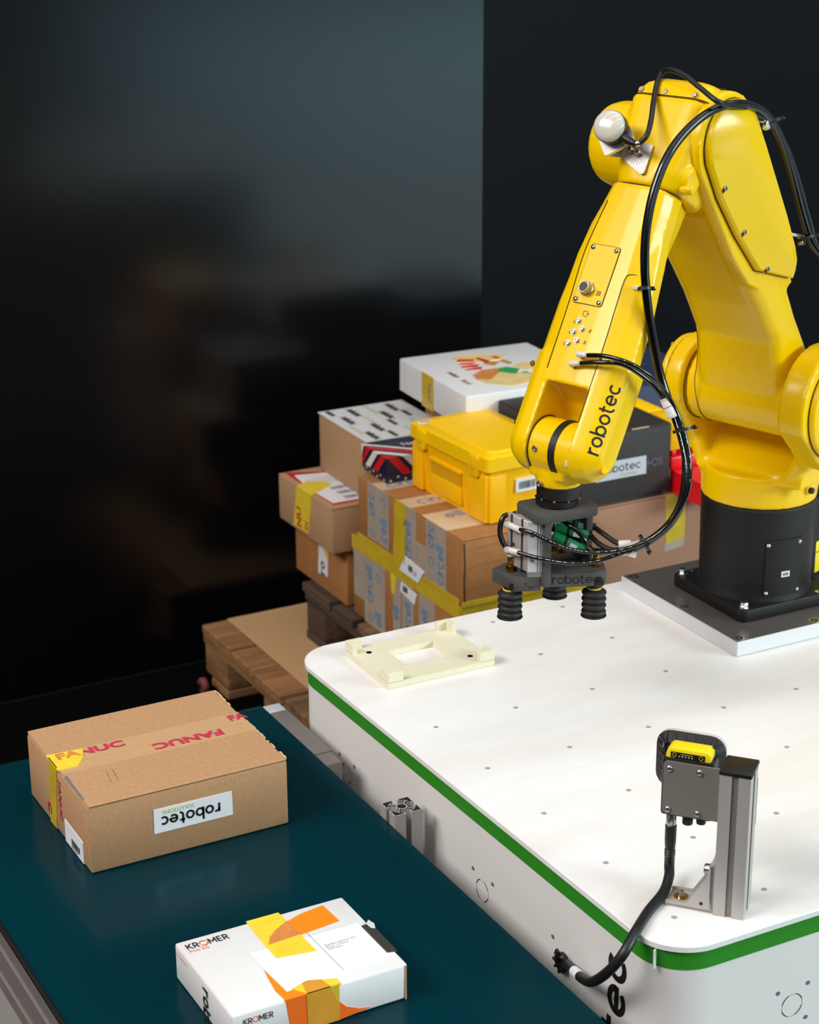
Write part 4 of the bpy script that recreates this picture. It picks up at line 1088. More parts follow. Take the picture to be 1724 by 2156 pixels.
# service panel with connector
pm = Mf @ frame(F(.198, .0712, .0115), (-1, 0, 0), (0, 0, -1)); pm = frame((Mf @ V(F(.1985, .0714, .0095))), ax, -d_)     # x = +w, y = up the arm
b = new(); prism(b, rrect(-.0236, .0236, -.0406, .0406, .004, 4), -.003, .0003, pm); part('panel_joint', b, 'seam', fo)
b = new(); prism(b, rrect(-.0228, .0228, -.0398, .0398, .0036, 4), -.003, .0011, pm, .0003, 1); part('service_panel', b, 'yellow', fo)
for x, y in ((-.0185, .0355), (.0185, .0355), (-.0185, -.0355), (.0185, -.0355)):
    b = new(); panhead(b, pm @ T(x, y, .0010), .0036, .0026); part('panel_screw', b, 'steel', fo)
b = new(); cyl(b, .0105, .001, .0045, pm @ T(-.005, -.0205, 0), 6, .0006); lathe(b, [(.0082, .0045), (.0082, .0120), (.0074, .0128), (.0066, .0128), (.0066, .006), (0, .006)], pm @ T(-.005, -.0205, 0), 24); part('connector', b, 'steel', fo, 'round steel connector with black face')
b = new(); cyl(b, .0066, .004, .0124, pm @ T(-.005, -.0205, 0), 20); part('connector_face', b, 'black_plastic', fo)
b = new(); font_text(b, 'EE', pm @ T(.0165, -.0205, 0) @ RZ(math.pi), .0085, .01, .8, .0014); part('panel_lettering', b, 'ink', fo, None, 0)
# air ports
ports = []
for i, (x, y, s_) in enumerate(((-.0035, -.0630, 'AIR1'), (.0060, -.0725, '3A'), (-.0055, -.0785, '3B'), (.0040, -.0885, '2A'), (-.0080, -.0945, '2B'))):
    b = new(); cyl(b, .0042, 0, .0012, pm @ T(x, y, 0), 16); capscrew(b, pm @ T(x, y, .0008), .0033, .0022); part('port_plug', b, 'steel', fo)
    b = new(); font_text(b, s_, pm @ T(x + (.0115 if i in (1, 3) else -.0062), y, 0) @ RZ(math.pi * (1.35)), .0052, .01, .9, .0006, 'CENTER'); part('port_lettering', b, 'ink', fo, None, 0)
b = new(); ic = pm @ T(.0035, -.0520, 0); ribbon(b, [(-.004, .003), (.003, .003), (.003, .001)], .0006, ic, .0006); ribbon(b, [(-.004, .003), (-.004, -.002), (-.002, -.0035), (.003, -.0035), (.003, -.0015)], .0006, ic, .0006); flat(b, [(.002, -.001), (.006, 0), (.002, .001)], ic, .0006); part('port_symbol', b, 'ink', fo, None, 0)
# brand lettering on the slanted right facet
fa = V(F(.40, .0700, .0545)); fbq = V(F(.40, .0440, .0900))
yy = ((Mf @ fa) - (Mf @ fbq)).normalized(); xx = -d_
rm = frame(Mf @ V(F(.4225, .0470, .0860)), xx, yy)
b = new(); round_text(b, 'robotec', rm, .0145, .185, .13, .92, 0, .0036); drape(b, fore_src, -(xx.cross(yy)), .0004); part('brand_lettering', b, 'ink', fo, None, 0)
# bosses, screws and little clips on the fork
for s, t_, w, r in ((.395, .0505, .083, .0042), (.437, .035, .094, .004)):
    b = new(); rod(b, Mf @ V(F(s, t_ - .006, w - .006)), Mf @ V(F(s, t_ + .002, w + .002)), r, 14, .001); part('cast_boss', b, 'yellow', fo)
for s, t_, w in ((.305, .0705, .060), (.325, .05, -.058), (.405, .044, -.056)):
    b = new(); panhead(b, axis_frame(Mf @ V(F(s, t_, w)), p_ if w > 0 else -ax), .0042, .003); part('screw', b, 'steel', fo)
b = new(); box(b, -.0045, .0045, -.005, .005, -.004, .005, axis_frame(Mf @ V(F(.440, .0555, .0535)), (p_ + d_ * .5)), .0012); part('cable_clip', b, 'fit_white', fo, 'small white clip')
b = new(); panhead(b, axis_frame(Mf @ V(F(.438, .0560, .0640)), (p_ + ax * .3)), .0045, .003); part('screw', b, 'steel', fo)
# --- wrist
J5 = Mf @ V(F(.4205, .030, 0))
wm = frame(J5, hx, ez, -ax)                            # x forward, y up, z = -w
b = new()
cyl(b, .0365, -.0560, .0150, wm, 48)
prism(b, [(-.030, .0), (.030, .0), (.0285, -.036), (-.0285, -.036)], -.040, .016, wm)
lathe(b, [(0, -.049), (.0300, -.049), (.0310, -.043), (.0300, -.028), (0, -.028)], T(*(J5 + ax * .012)), 40)
wb_ = cast(b, .0022, 4); part('wrist', wb_, 'yellow', rb, None, 60)
b = new(); cyl(b, .0378, -.0315, -.0215, wm, 48); part('wrist_ring', b, 'gasket_and_shade', rb, 'black ring around the wrist')
b = new(); tube(b, [wm @ V((.0372 * math.cos(i * math.pi / 24), .0372 * math.sin(i * math.pi / 24), .0118)) for i in range(49)], .0009, 6, 1, False); part('seam', b, 'seam', rb)
for x, y, w in ((.030, .004, .000), (.0275, -.0430, .006)):
    b = new(); capscrew(b, axis_frame(wm @ V((x + .005, y, -w)), hx + ez * .2), .0042, .003); part('screw', b, 'steel', rb)
TC = J5 + ax * .012
b = new(); lathe(b, [(.0285, -.0495), (.0290, -.0480), (.0290, -.0650), (.0275, -.0665)], T(*TC), 44); part('tool_flange', b, 'gasket_and_shade', rb, 'black tool flange')
TFZ = TC.z - .0665
for i in range(10):
    a = i * math.pi / 5 + .2
    b = new(); rod(b, TC + V((.0285 * math.cos(a), .0285 * math.sin(a), -.0675)), TC + V((.0305 * math.cos(a), .0305 * math.sin(a), -.0650)), .0017, 8); part('flange_screw', b, 'steel' if i % 3 else 'brass', rb)

# ================================================================== VACUUM GRIPPER
gx = V((.906, -.424, 0)).normalized(); gy = V((.424, .906, 0)).normalized()
gy = ez.cross(gx)
GO = V((.1510, -.3275, 1.0270))
Mg = frame(GO, gx, gy)
g = thing('vacuum_gripper', 'dark grey vacuum gripper with three black bellows cups hanging from the robot wrist', 'gripper', (GO.x, GO.y, GO.z))
GT = TFZ - GO.z
b = new(); lathe(b, [(.0250, GT - .010), (.0278, GT - .008), (.0278, GT), (.0250, GT)], Mg, 44); part('adapter_ring', b, 'black_cast', g)
# bracket: top plate, two legs, bottom plate, all one print
Mk = Mg @ RZ(math.radians(21))
b = new(); prism(b, rrect(-.0460, .0480, -.0330, .0330, .012, 5), GT - .0240, GT - .0095, Mk, .003); part('top_plate', b, 'dark_print', g, None, 40)
b = new(); box(b, -.0330, -.0220, -.0300, -.0080, .0500, GT - .0230, Mk, .002); part('leg', b, 'dark_print', g)
b = new(); box(b, .0370, .0470, -.0150, .0280, .0500, GT - .0230, Mk, .002); part('leg', b, 'dark_print', g)
b = new(); prism(b, [(-.0220, -.0330), (.0450, -.0330), (.0650, -.0200), (.0650, .0080), (.0250, .0700), (-.0120, .0700), (-.0220, .0400)], .0480, .0660, Mg, .0012, 1); bp = part('bottom_plate', b, 'dark_print', g)
b = new(); prism(b, [(-.0230, -.0330), (-.0560, -.0330), (-.0840, .0050), (-.0640, .0260), (-.0230, .0300)], .0430, .0620, Mg, .0012, 1); sp = part('side_plate', b, 'dark_print', g, 'second plate carrying the left cup')
gf = Mg @ frame((0, -.0331, 0), (1, 0, 0), (0, 0, 1))
b = new(); round_text(b, 'robotec', gf @ T(-.008, .0530, 0), .0088, .14, .14, 1.0, 0, .0004); part('embossed_lettering', b, 'black_cast', bp, None, 0)
b = new(); ribbon(b, arc(-.036, .052, .004, 200, 340, 8), .0009, gf, .0004); ribbon(b, [(-.0425, .056), (-.0425, .052)], .0009, gf, .0004); part('embossed_lettering', b, 'black_cast', sp, None, 0)
def cup(x, y, zt):
    m = Mg @ T(x, y, 0)
    b = new(); pr = [(.0085, .0385)]
    n = 4
    for i in range(n):
        z1 = .0365 - i * .0090
        pr += [(.0125, z1), (.0158, z1 - .0018), (.0166, z1 - .0036), (.0160, z1 - .0052), (.0138, z1 - .0076)]
    pr += [(.0168, .0012), (.0172, .0), (.0160, .0), (.011, .006), (0, .010)]
    lathe(b, pr, m, 40); c = part('suction_cup', b, 'black_rubber', g, None, 50)
    b = new(); lathe(b, [(.0085, .0383), (.0098, .0385), (.0098, .0402), (.0085, .0404)], m, 28); part('cup_ring', b, 'tape_yellow', c, 'yellow ring')
    b = new(); lathe(b, [(.0075, .0400), (.0090, .0410), (.0090, zt), (.0075, zt)], m, 24); part('cup_neck', b, 'black_plastic', c)
    b = new(); rod(b, m @ V((.004, -.017, zt + .003)), m @ V((.004, -.009, zt + .003)), .0068, 18, .001); rod(b, m @ V((.004, -.0178, zt + .003)), m @ V((.004, -.0165, zt + .003)), .0026, 6); part('cup_screw', b, 'black_plastic', c)
    return m
mL = cup(-.0610, -.0125, .0440); mR = cup(.0500, -.0150, .0490); mB = cup(.0070, .0560, .0490)
def brass(m, z0, h):
    b = new(); cyl(b, .0062, z0, z0 + h * .4, m, 6, .0005); cyl(b, .0042, z0 + h * .4, z0 + h, m, 16, .0004); part('brass_fitting', b, 'brass', g)
    b = new(); cyl(b, .0046, z0 + h, z0 + h + .004, m, 16); part('fitting_collar', b, 'fit_white', g)
brass(Mg @ T(-.0600, -.0060, 0), .0615, .0220); brass(Mg @ T(.0530, -.0060, 0), .0655, .0200); brass(Mg @ T(.0040, .0560, 0), .0655, .0240); brass(Mg @ T(.0130, .0480, 0), .0655, .0180)
# aluminium slide cylinder at the left
cyp = [(-.0200, -.0330), (-.0410, -.0330), (-.0640, .0040), (-.0430, .0170), (-.0220, -.0060)]
b = new(); prism(b, cyp, .0700, .1400, Mg, .0010, 1); sc = part('slide_cylinder', b, 'alu', g)
b = new(); box(b, -.0408, -.0235, -.0336, -.0325, .0705, .1395, Mg); part('cylinder_face', b, 'alu_bright', sc, 'bright anodised front face')
b = new(); box(b, -.0228, -.0205, -.0342, -.0300, .0705, .1395, Mg); part('sensor_rail', b, 'alu', sc)
for x in (-.0285, -.0252):
    b = new(); box(b, x, x + .0008, -.0340, -.0330, .0705, .1395, Mg); part('groove', b, 'alu_dark', sc)
side = Mg @ frame((-.0410, -.0330, .0700), V((-.0230, .0370, 0)).normalized(), (0, 0, 1)); side = Mg @ frame((-.0640, .0040, .0700), V((.0230, -.0370, 0)).normalized(), (0, 0, 1))
for x in (.008, .030):
    b = new(); box(b, x, x + .0035, 0, .070, -.0008, .0006, side); part('groove', b, 'alu_dark', sc)
for x, y in ((.014, .030), (.024, .020), (.024, .050), (.014, .056)):
    b = new(); cyl(b, .0028, 0, .0006, side @ T(x, y, 0), 16); part('bore', b, 'alu_dark', sc)
for x, y, r in ((-.052, .002, .0055), (-.044, .006, .006), (-.033, -.008, .0060), (-.036, -.024, .004)):
    b = new(); lathe(b, [(r, .1400), (r, .1412), (r * .7, .1412), (r * .65, .1402), (0, .1402)], Mg @ T(x, y, 0), 18); part('end_plug', b, 'steel', sc)
for z in (.0875, .1220):
    b = new(); capscrew(b, frame(Mg @ V((-.0350, -.0338, z)), gx, ez), .0032, .0022); part('screw', b, 'steel', sc)
b = new(); box(b, -.0410, -.0225, -.0325, -.0050, .0622, .0698, Mg, .0006, 1); part('slide_table', b, 'zinc', g, 'bright slide plate under the cylinder')
b = new(); rod(b, Mg @ V((-.048, -.006, .061)), Mg @ V((-.048, -.006, .0715)), .0045, 14); part('guide_rod', b, 'steel', g)
# two white elbow fittings on the cylinder
for (u0, v0), (u1, v1), dd in (((1072, 1105), (1097, 1117), 2.572), ((1072, 1158), (1093, 1164), 2.580)):
    q0 = P(u0, v0, dd + .004); q1 = P(u1, v1, dd - .004)
    b = new(); rod(b, q0 - rr[0] * .003 + rr[2] * .016, q0 + (q0 - q1) * .10, .0044, 14, .0006); part('fitting', b, 'fit_clear', g)
    b = new(); rod(b, q0, q1, .0042, 14, .0008); rod(b, q1 - (q1 - q0) * .12, q1 + (q1 - q0) * .04, .0047, 14, .0004); part('fitting_body', b, 'fit_white', g)
# green vacuum ejectors through the window
def ejector(a, c2):
    p = Mg @ V(a); dd = (Mg @ V(c2)) - p; L_ = dd.length; dd.normalize()
    b = new(); rod(b, p, p + dd * L_, .0068, 20, .001); e = part('ejector', b, 'green_plastic', g)
    b = new(); rod(b, p + dd * L_ * .36, p + dd * L_ * .44, .0072, 20); part('ejector_band', b, 'black_plastic', e)
    b = new(); q = frame(p + dd * L_ * .52 - gy * .0069, dd, (ez - dd * dd.dot(ez)).normalized()); prism(b, rect(0, .010, -.004, .003), -.002, .0006, q); part('ejector_label', b, 'paper', e)
    b = new(); rod(b, p + dd * (L_ - .0015), p + dd * (L_ + .004), .0050, 16); part('ejector_plug', b, 'black_plastic', e)
    return p + dd * (L_ + .003), p, dd
E1 = ejector((.010, .020, .1240), (.0490, .012, .1150)); E2 = ejector((.000, .010, .1150), (.0430, .002, .1070)); E3 = ejector((-.004, .000, .1080), (.0360, -.006, .0890))
b = new(); box(b, .014, .036, .012, .030, .085, GT - .0245, Mg, .002); part('ejector_block', b, 'black_plastic', g)

# ================================================================== HOSES AND CABLES
def dep(p): return rr[2].dot(V(p) - CAM_C)
def hose(name, label, pts, r, m='black_gloss', group=None, cat='hose'):
    c = [V(p) for p in pts]
    return single(name, tube(new(), c, r, 10, 8), m, label, cat, tuple(c[0]), 60, group)
# bundle: from the clamp above the base over the elbow, down past the forearm to the gripper
main = [V((.757, -.105, .985)), V((.82, -.135, .960)), V((.885, -.165, 1.02)), V((.90, -.17, 1.15)), P(1815, 660, 2.80), P(1760, 565, 2.76), P(1715, 520, 2.74), P(1692, 462, 2.72), P(1667, 370, 2.68), P(1640, 285, 2.63), P(1608, 237, 2.59), P(1565, 219, 2.545), P(1515, 226, 2.515), P(1462, 259, 2.49), P(1412, 318, 2.475), P(1379, 395, 2.475), P(1361, 480, 2.48), P(1357, 560, 2.49), P(1363, 640, 2.505), P(1375, 720, 2.52), P(1390, 790, 2.53), P(1405, 838, 2.535)]
low = [P(1425, 880, 2.535), P(1441, 940, 2.54), P(1444, 1000, 2.54), P(1434, 1060, 2.545), P(1408, 1105, 2.55), P(1370, 1137, 2.56), P(1335, 1155, 2.572)]
hose('air_hose', 'thick glossy black air hose looping over the elbow of the robot and down its forearm', main, .0058)
hose('air_hose', 'glossy black hose curving from the white coupling down to the gripper', [P(1411, 866, 2.535)] + low, .0056)
o1 = (rr[0] * .0075); o2 = rr[0] * -.0035 + rr[1] * .0 + rr[2] * .008
hose('signal_cable', 'matt grey cable beside the thick hose behind the elbow', [V((.760, -.085, 1.005)), V((.825, -.115, .985)), V((.89, -.145, 1.05)), V((.905, -.15, 1.17)), P(1826, 655, 2.815), P(1772, 560, 2.775), P(1724, 528, 2.755), P(1702, 462, 2.735), P(1677, 372, 2.695), P(1650, 300, 2.645), P(1620, 262, 2.61), P(1580, 236, 2.575), P(1545, 232, 2.55), P(1510, 216, 2.53)], .0042, 'cable', None, 'cable')
# thin air lines from the forearm ports
pL = pm @ V((-.0115, -.1045, .006)); pR = pm @ V((-.0015, -.1030, .006))
pts1 = [P(1233, 748, 2.515), P(1275, 750, 2.49), P(1325, 765, 2.478), P(1370, 793, 2.488), P(1400, 825, 2.51), P(1424, 868, 2.522), P(1443, 920, 2.524), P(1453, 985, 2.524), P(1446, 1040, 2.528), P(1420, 1090, 2.542), P(1380, 1128, 2.552), P(1330, 1152, 2.56), P(1270, 1163, 2.564), P(1215, 1160, 2.56), P(1165, 1144, 2.555), P(1120, 1122, 2.556), P(1094, 1115, 2.567)]
hose('air_line', 'thin black air line with white print from the upper fitting on the forearm', pts1, .0030)
pts2 = [P(1218, 765, 2.52), P(1262, 763, 2.497), P(1312, 768, 2.492), P(1362, 800, 2.505), P(1395, 838, 2.522), P(1417, 880, 2.532), P(1434, 935, 2.536), P(1443, 995, 2.537), P(1437, 1050, 2.541), P(1412, 1094, 2.556), P(1373, 1134, 2.566), P(1320, 1160, 2.571), P(1255, 1182, 2.57), P(1200, 1186, 2.564), P(1140, 1177, 2.56), P(1090, 1163, 2.574)]
hose('air_line', 'thin black air line with white print from the lower fitting on the forearm', pts2, .0030)
for pp_, dirv in ((pts1[0], V(pts1[1]) - V(pts1[0])), (pts2[0], V(pts2[1]) - V(pts2[0]))):
    pass
def port_fitting(q, label):
    q = V(q); tdir = (V(P(1300, 758, 2.485)) - q).normalized()
    t = thing('push_fitting', label, 'fitting', tuple(q))
    b = new(); rod(b, q - tdir * .013, q + tdir * .001, .0038, 14, .0008); part('fitting_body', b, 'fit_white', t)
    b = new(); rod(b, q + tdir * .001, q + tdir * .0035, .0036, 14, .0004); part('collar', b, 'fit_clear', t)
    b = new(); rod(b, q - tdir * .010, q - tdir * .012 - p_ * .018, .0038, 14); part('stem', b, 'brass', t)
port_fitting(pts1[0], 'white push-in fitting on the forearm, the upper of two'); port_fitting(pts2[0], 'white push-in fitting on the forearm, the lower of two')
# printed dashes along the thin lines
def dashes(o, pts, side_, rnd):
    c = spline(pts, 16); b = new(); i = 5
    while i < len(c) - 4:
        n = rnd.choice((1, 1, 2, 3)); seg = [p - rr[2] * .0027 - rr[1] * .0009 for p in c[i:i + n + 1]]
        tube(b, seg, .00038, 4, 1, False); i += n + rnd.choice((1, 1, 2, 3, 6))
    bm_parent = [x for x in COL.objects if x.name == o][0]
    me = b; me.transform(T(*bm_parent.location).inverted()); me_ = mesh_of(me, 'printed_mark', 0); me_.materials.append(M['paper'])
    q = bpy.data.objects.new('printed_mark', me_); COL.objects.link(q); q.parent = bm_parent; q['kind'] = 'stuff'; q['label'] = 'white printed marks along the line'
dashes('air_line', pts1, -rr[1] * .0 + rr[0] * .0, random.Random(2)); dashes('air_line.001', pts2, rr[0] * .0, random.Random(9))
# ejector cables and their coupling block
cp0 = P(1318, 1146, 2.47)
hose('sensor_cable', 'black cable from the topmost green ejector to the white couplings', [E1[0], P(1270, 1124, 2.59), P(1297, 1142, 2.58), P(1312, 1146, 2.575)], .0034, 'black_rubber', None, 'cable')
hose('sensor_cable', 'black cable from the middle green ejector to the white couplings', [E2[0], P(1262, 1146, 2.59), P(1290, 1158, 2.58), P(1313, 1154, 2.578)], .0034, 'black_rubber', None, 'cable')
hose('sensor_cable', 'black cable from the lowest green ejector to the white couplings', [E3[0], P(1246, 1159, 2.6), P(1280, 1160, 2.585), P(1313, 1156, 2.582)], .0034, 'black_rubber', None, 'cable')
hose('vacuum_tube', 'short glossy black tube arching inside the gripper window', [Mg @ V((-.006, -.004, .132)), P(1165, 1090, 2.6), P(1195, 1104, 2.575), P(1222, 1124, 2.57), P(1237, 1150, 2.575), Mg @ V((.0530, -.0060, .0860))], .0036)
hose('vacuum_tube', 'glossy black tube bending down at the left of the gripper cylinder', [Mg @ V((-.046, .010, .128)), Mg @ V((-.066, .010, .134)), Mg @ V((-.0735, .004, .118)), Mg @ V((-.070, -.002, .100)), Mg @ V((-.0600, -.0060, .0860))], .0036)
hose('vacuum_tube', 'glossy black tube standing on the brass fitting behind the gripper window', [Mg @ V((.0040, .0560, .0920)), Mg @ V((.0035, .052, .106)), Mg @ V((.004, .036, .118)), Mg @ V((.012, .014, .124))], .0036)
t = thing('coupling_block', 'white plastic Y coupling where the gripper hoses meet', 'fitting', tuple(P(1318, 1152, 2.575)))
def cpl(u0, v0, u1, v1, r, d0=2.568): 
    b = new(); rod(b, P(u0, v0, d0), P(u1, v1, d0), r, 14, .001); return b
part('coupling_tube', cpl(1302, 1147, 1328, 1145, .0056), 'fit_white', t); part('coupling_tube', cpl(1304, 1163, 1330, 1161, .0048, 2.578), 'fit_white', t)
b = new(); prism(b, [(0, 0), (.014, .0035), (.014, -.006), (.002, -.005)], -.003, .003, frame(P(1322, 1143, 2.565), rr[0], -rr[1])); part('coupling_wing', b, 'fit_white', t)
b = new(); prism(b, [(0, 0), (.007, .001), (.0045, -.008), (-.006, -.005)], -.003, .003, frame(P(1330, 1162, 2.57), rr[0], -rr[1])); part('coupling_wing', b, 'fit_white', t)
t = thing('hose_coupling', 'pale grey straight coupling in the black hose beside the robot shoulder', 'fitting', tuple(P(1407, 858, 2.53)))
part('coupling_body', cpl(1399, 839, 1416, 880, .0064, 2.521), 'fit_white', t)
for (a, c2), (d2, e2) in (((1399, 839), (1401, 844)), ((1413, 873), (1415, 878))):
    part('coupling_collar', cpl(a, c2, d2, e2, .0068, 2.521), 'fit_clear', t)
b = new(); rod(b, P(1406, 856.5, 2.521), P(1406.6, 858, 2.521), .0066, 14); part('joint_line', b, 'ink_grey', t)
# cable ties
def tie(u, v, dpt, du, dv, r, label):
    p = P(u, v, dpt); dirv = (rr[0] * du + rr[1] * dv).normalized()
    t = thing('cable_tie', label, 'cable tie', tuple(p)); q = axis_frame(p, dirv)
    b = new(); lathe(b, [(r, -.002), (r + .0012, -.002), (r + .0012, .002), (r, .002)], q, 20); part('band', b, 'black_plastic', t)
    s = (dirv.cross(rr[2])).normalized()
    b = new(); box(b, -.0022, .0022, -.0025, .0025, 0, .0045, axis_frame(p + s * r, s), .0006); part('head', b, 'black_plastic', t)
    b = new(); rod(b, p + s * (r + .003), p + s * (r + .006) + dirv * .002, .0010, 6); part('tail', b, 'black_plastic', t)
tie(1438, 905, 2.53, .25, 1, .0125, 'black cable tie around the hoses beside the shoulder')
tie(1356, 1143, 2.562, -.8, .45, .0110, 'black cable tie around the hoses beside the white coupling')
tie(1626, 258, 2.615, .45, 1, .0125, 'black cable tie on the upper bracket behind the elbow')
tie(1698, 502, 2.738, .3, 1, .0125, 'black cable tie on the lower bracket behind the upper arm')
tie(1357, 608, 2.497, .05, 1, .0080, 'black cable tie holding the hose to the forearm')
# brackets that carry the bundle
def bracket(name, label, p0, p1, p2, r):
    t = thing(name, label, 'bracket', tuple(p0))
    dv = (V(p1) - V(p0)); b = new(); q = axis_frame(p0, dv); box(b, -r, r, -r * .35, r * .35, 0, dv.length, q, .0006); part('bracket_arm', b, 'fit_white', t)
    b = new(); rod(b, p1, p2, r * .9, 12, .0008); part('bracket_pin', b, 'zinc', t)
bracket('hose_bracket', 'pale bracket holding the hoses at the top rear of the elbow', P(1580, 249, 2.60), P(1612, 256, 2.60), P(1613, 270, 2.595), .006)
bracket('hose_bracket', 'pale bracket holding the hoses at the rear of the upper arm', P(1650, 490, 2.725), P(1685, 497, 2.745), P(1688, 516, 2.745), .006)
bracket('hose_clip', 'white clip with screw holding the hose at the forearm edge', P(1334, 604, 2.524), P(1350, 607, 2.508), P(1358, 608, 2.502), .0055)

# ================================================================== SIGNAL LAMP ON THE ELBOW
t = thing('signal_lamp', 'frosted dome signal lamp on a bent steel bracket, screwed to the robot elbow', 'lamp', tuple(P(1300, 300, 2.56)))
mp = frame(Mf @ V(F(.0385, .0722, .0085)), ax, -d_)
b = new(); prism(b, [(-.0225, -.0020), (.0165, -.0205), (.0205, -.0190), (.0215, -.0165), (.0215, .0185), (.0190, .0205), (-.0225, .0205)], 0, .0022, mp); part('bracket_foot', b, 'brushed', t)
for x, y in ((-.0085, .0085), (.0045, .0060)):
    b = new(); cyl(b, .0062, .0022, .0032, mp @ T(x, y, 0), 18); capscrew(b, mp @ T(x, y, .0032), .0046, .0058); part('bracket_screw', b, 'steel', t)
lp = P(1283, 266, 2.535)
ln = ((CAM_C - lp).normalized() - rr[0] * .36 - rr[1] * .26).normalized()
lm = axis_frame(lp, ln)
b = new(); lathe(b, [(.0190, -.0165), (.0208, -.0150), (.0216, -.0045), (.0216, .0)], lm, 40); part('lamp_base', b, 'black_plastic', t)
b = new(); lathe(b, [(.0209, -.001), (.0209, .0025), (.0192, .0060), (.015, .0086), (.0085, .0102), (0, .0107)], lm, 40); part('lamp_dome', b, 'lens', t, None, 80)
# bent bracket: shelf under the lamp base and the flange that folds down from it
sx = (rr[0] * .94 - rr[1] * .33).normalized(); sx = (sx - ln * sx.dot(ln)).normalized(); sy = ln.cross(sx)
b = new(); prism(b, rrect(-.0235, .0205, -.0270, -.0030, .003, 3), -.0190, -.0168, frame(lp, sx, sy, ln)); part('bracket_shelf', b, 'alu', t)
fo_ = frame(lp - ln * .0190, sx, (sy * .80 + ln * .60).normalized())
b = new(); prism(b, [(-.0235, -.0290), (.0225, -.0290), (.0205, -.0520), (.0150, -.0540), (-.0180, -.0330)], -.0050, -.0030, fo_); part('bracket_flange', b, 'alu', t)
q = frame(lp - ln * .0166 + sx * .0050 - sy * .0245, sx, sy, ln)
b = new(); box(b, 0, .0150, -.0030, .0032, 0, .0010, q, .0002); part('name_tag', b, 'shine_yellow', t)
b = new(); font_text(b, 'LMP1', q @ T(.0020, -.0016, 0), .0048, .01, .95, .0013); part('tag_lettering', b, 'ink', t, None, 0)
b = new(); rod(b, P(1312, 288, 2.530), P(1329, 299, 2.523), .0052, 14, .001); rod(b, P(1327, 298, 2.523), P(1339, 303, 2.520), .0043, 14, .0008); part('plug', b, 'black_plastic', t)
b = new(); rod(b, P(1338, 303, 2.520), P(1347, 302, 2.519), .0041, 14, .0006); part('plug_nut', b, 'zinc', t)
hose('signal_cable', 'thin matt black cable arching from the signal lamp over the top of the elbow', [P(1346, 302, 2.519), P(1362, 284, 2.515), P(1371, 250, 2.53), P(1376, 212, 2.55), P(1384, 172, 2.57), P(1395, 152, 2.58), P(1412, 147, 2.56), P(1440, 158, 2.54), P(1475, 186, 2.515), P(1508, 212, 2.495), P(1532, 221, 2.510), P(1570, 226, 2.55)], .0036, 'cable', None, 'cable')

# ================================================================== PRINTED FIXTURE FRAME ON THE TABLE
t = thing('fixture_frame', 'cream printed plastic frame with four corner stops on the far left of the table', 'fixture', (.085, -.070, TZ))
X0, X1, Y0, Y1, z0, z1, z2 = -.001, .1715, -.1385, -.0025, TZ + .0003, TZ + .0095, TZ + .0235
ix0, ix1, iy0, iy1 = .049, .126, -.096, -.037
b = new()
for q in ((X0, X1, Y0, iy0), (X0, X1, iy1, Y1), (X0, ix0, iy0, iy1), (ix1, X1, iy0, iy1)): box(b, *q, z0, z1)
bmesh.ops.remove_doubles(b, verts=b.verts[:], dist=1e-5)
part('frame_body', b, 'cream', t)
def stop(cx, cy, sx, sy):
    # L-shaped corner stop with a sloping inner face
    b = new(); w_, th = .024, .008
    prism(b, [(0, 0), (w_, 0), (w_, th), (th, th), (th, w_), (0, w_)], z1 - .001, z2, Matrix(((sx, 0, 0, cx), (0, sy, 0, cy), (0, 0, 1, 0), (0, 0, 0, 1))), .0006, 1)
    part('corner_stop', b, 'cream', t)
stop(X0, Y0, 1, 1); stop(X1, Y0, -1, 1); stop(X0, Y1, 1, -1); stop(X1, Y1, -1, -1)
for x, y in ((.024, -.030), (.146, -.112)):
    b = new(); lathe(b, [(.0042, -.001), (.0042, .0006), (.003, .0006), (.0028, .0), (0, .0)], T(x, y, z1), 14); part('frame_screw', b, 'ink', t)

# ================================================================== CAMERA STAND
e1 = V((.655, -.757, 0)).normalized(); e2 = ez.cross(e1)
SO = V((.0404, -.8406, TZ))
Ms = frame(SO, e1, e2)
t = thing('camera_stand', 'aluminium profile post with black end cap bolted near the front corner of the table', 'stand', (SO.x + .022, SO.y + .003, TZ))
m = Ms @ T(.0172, .0200, 0) @ Matrix.Diagonal((.86, 1, 1, 1))
part('post', prism(new(), extrusion_2d(.040, True, .0085, .0110, .0025), .0002, .176, m), 'alu', t, None, 20)
b = new(); box(b, .0130, .0225, .0022, .0030, .001, .176, Ms); part('slot_cover', b, 'grey_plate', t, 'grey strip in the slot')
b = new(); box(b, -.0012, .0356, -.001, .0412, .1745, .1800, Ms, .0018); part('end_cap', b, 'black_plastic', t)
# die-cast foot bracket
b = new()
box(b, -.0545, .0, .002, .036, .0003, .0045, Ms, .001, 1)
box(b, -.0060, -.0004, .002, .036, .0003, .0600, Ms, .001, 1)
for y in (.002, .0325):
    prism(b, [(-.0545, .0003), (-.001, .0003), (-.001, .062), (-.006, .062), (-.010, .042), (-.031, .0075), (-.0545, .0065)], -y - .0035, -y, Ms @ frame((0, 0, 0), (1, 0, 0), (0, 0, 1)))
bk = part('foot_bracket', b, 'alu', t)
b = new(); cyl(b, .0020, 0, .0004, Ms @ frame((-.0140, .0020, .0105), (1, 0, 0), (0, 0, 1)), 14); part('bracket_hole', b, 'ink', bk)
b = new(); lathe(b, [(.0082, 0), (.0082, .001), (0, .001)], Ms @ T(-.041, .019, .0045), 24); part('washer', b, 'brass', bk)
b = new(); capscrew(b, Ms @ T(-.041, .019, .0055), .0045, .006); part('bracket_screw', b, 'zinc', bk)
b = new(); q = Ms @ frame((-.006, .017, .047), (0, 0, 1), (0, 1, 0)); capscrew(b, q, .0062, .009); part('bracket_screw', b, 'steel', bk)
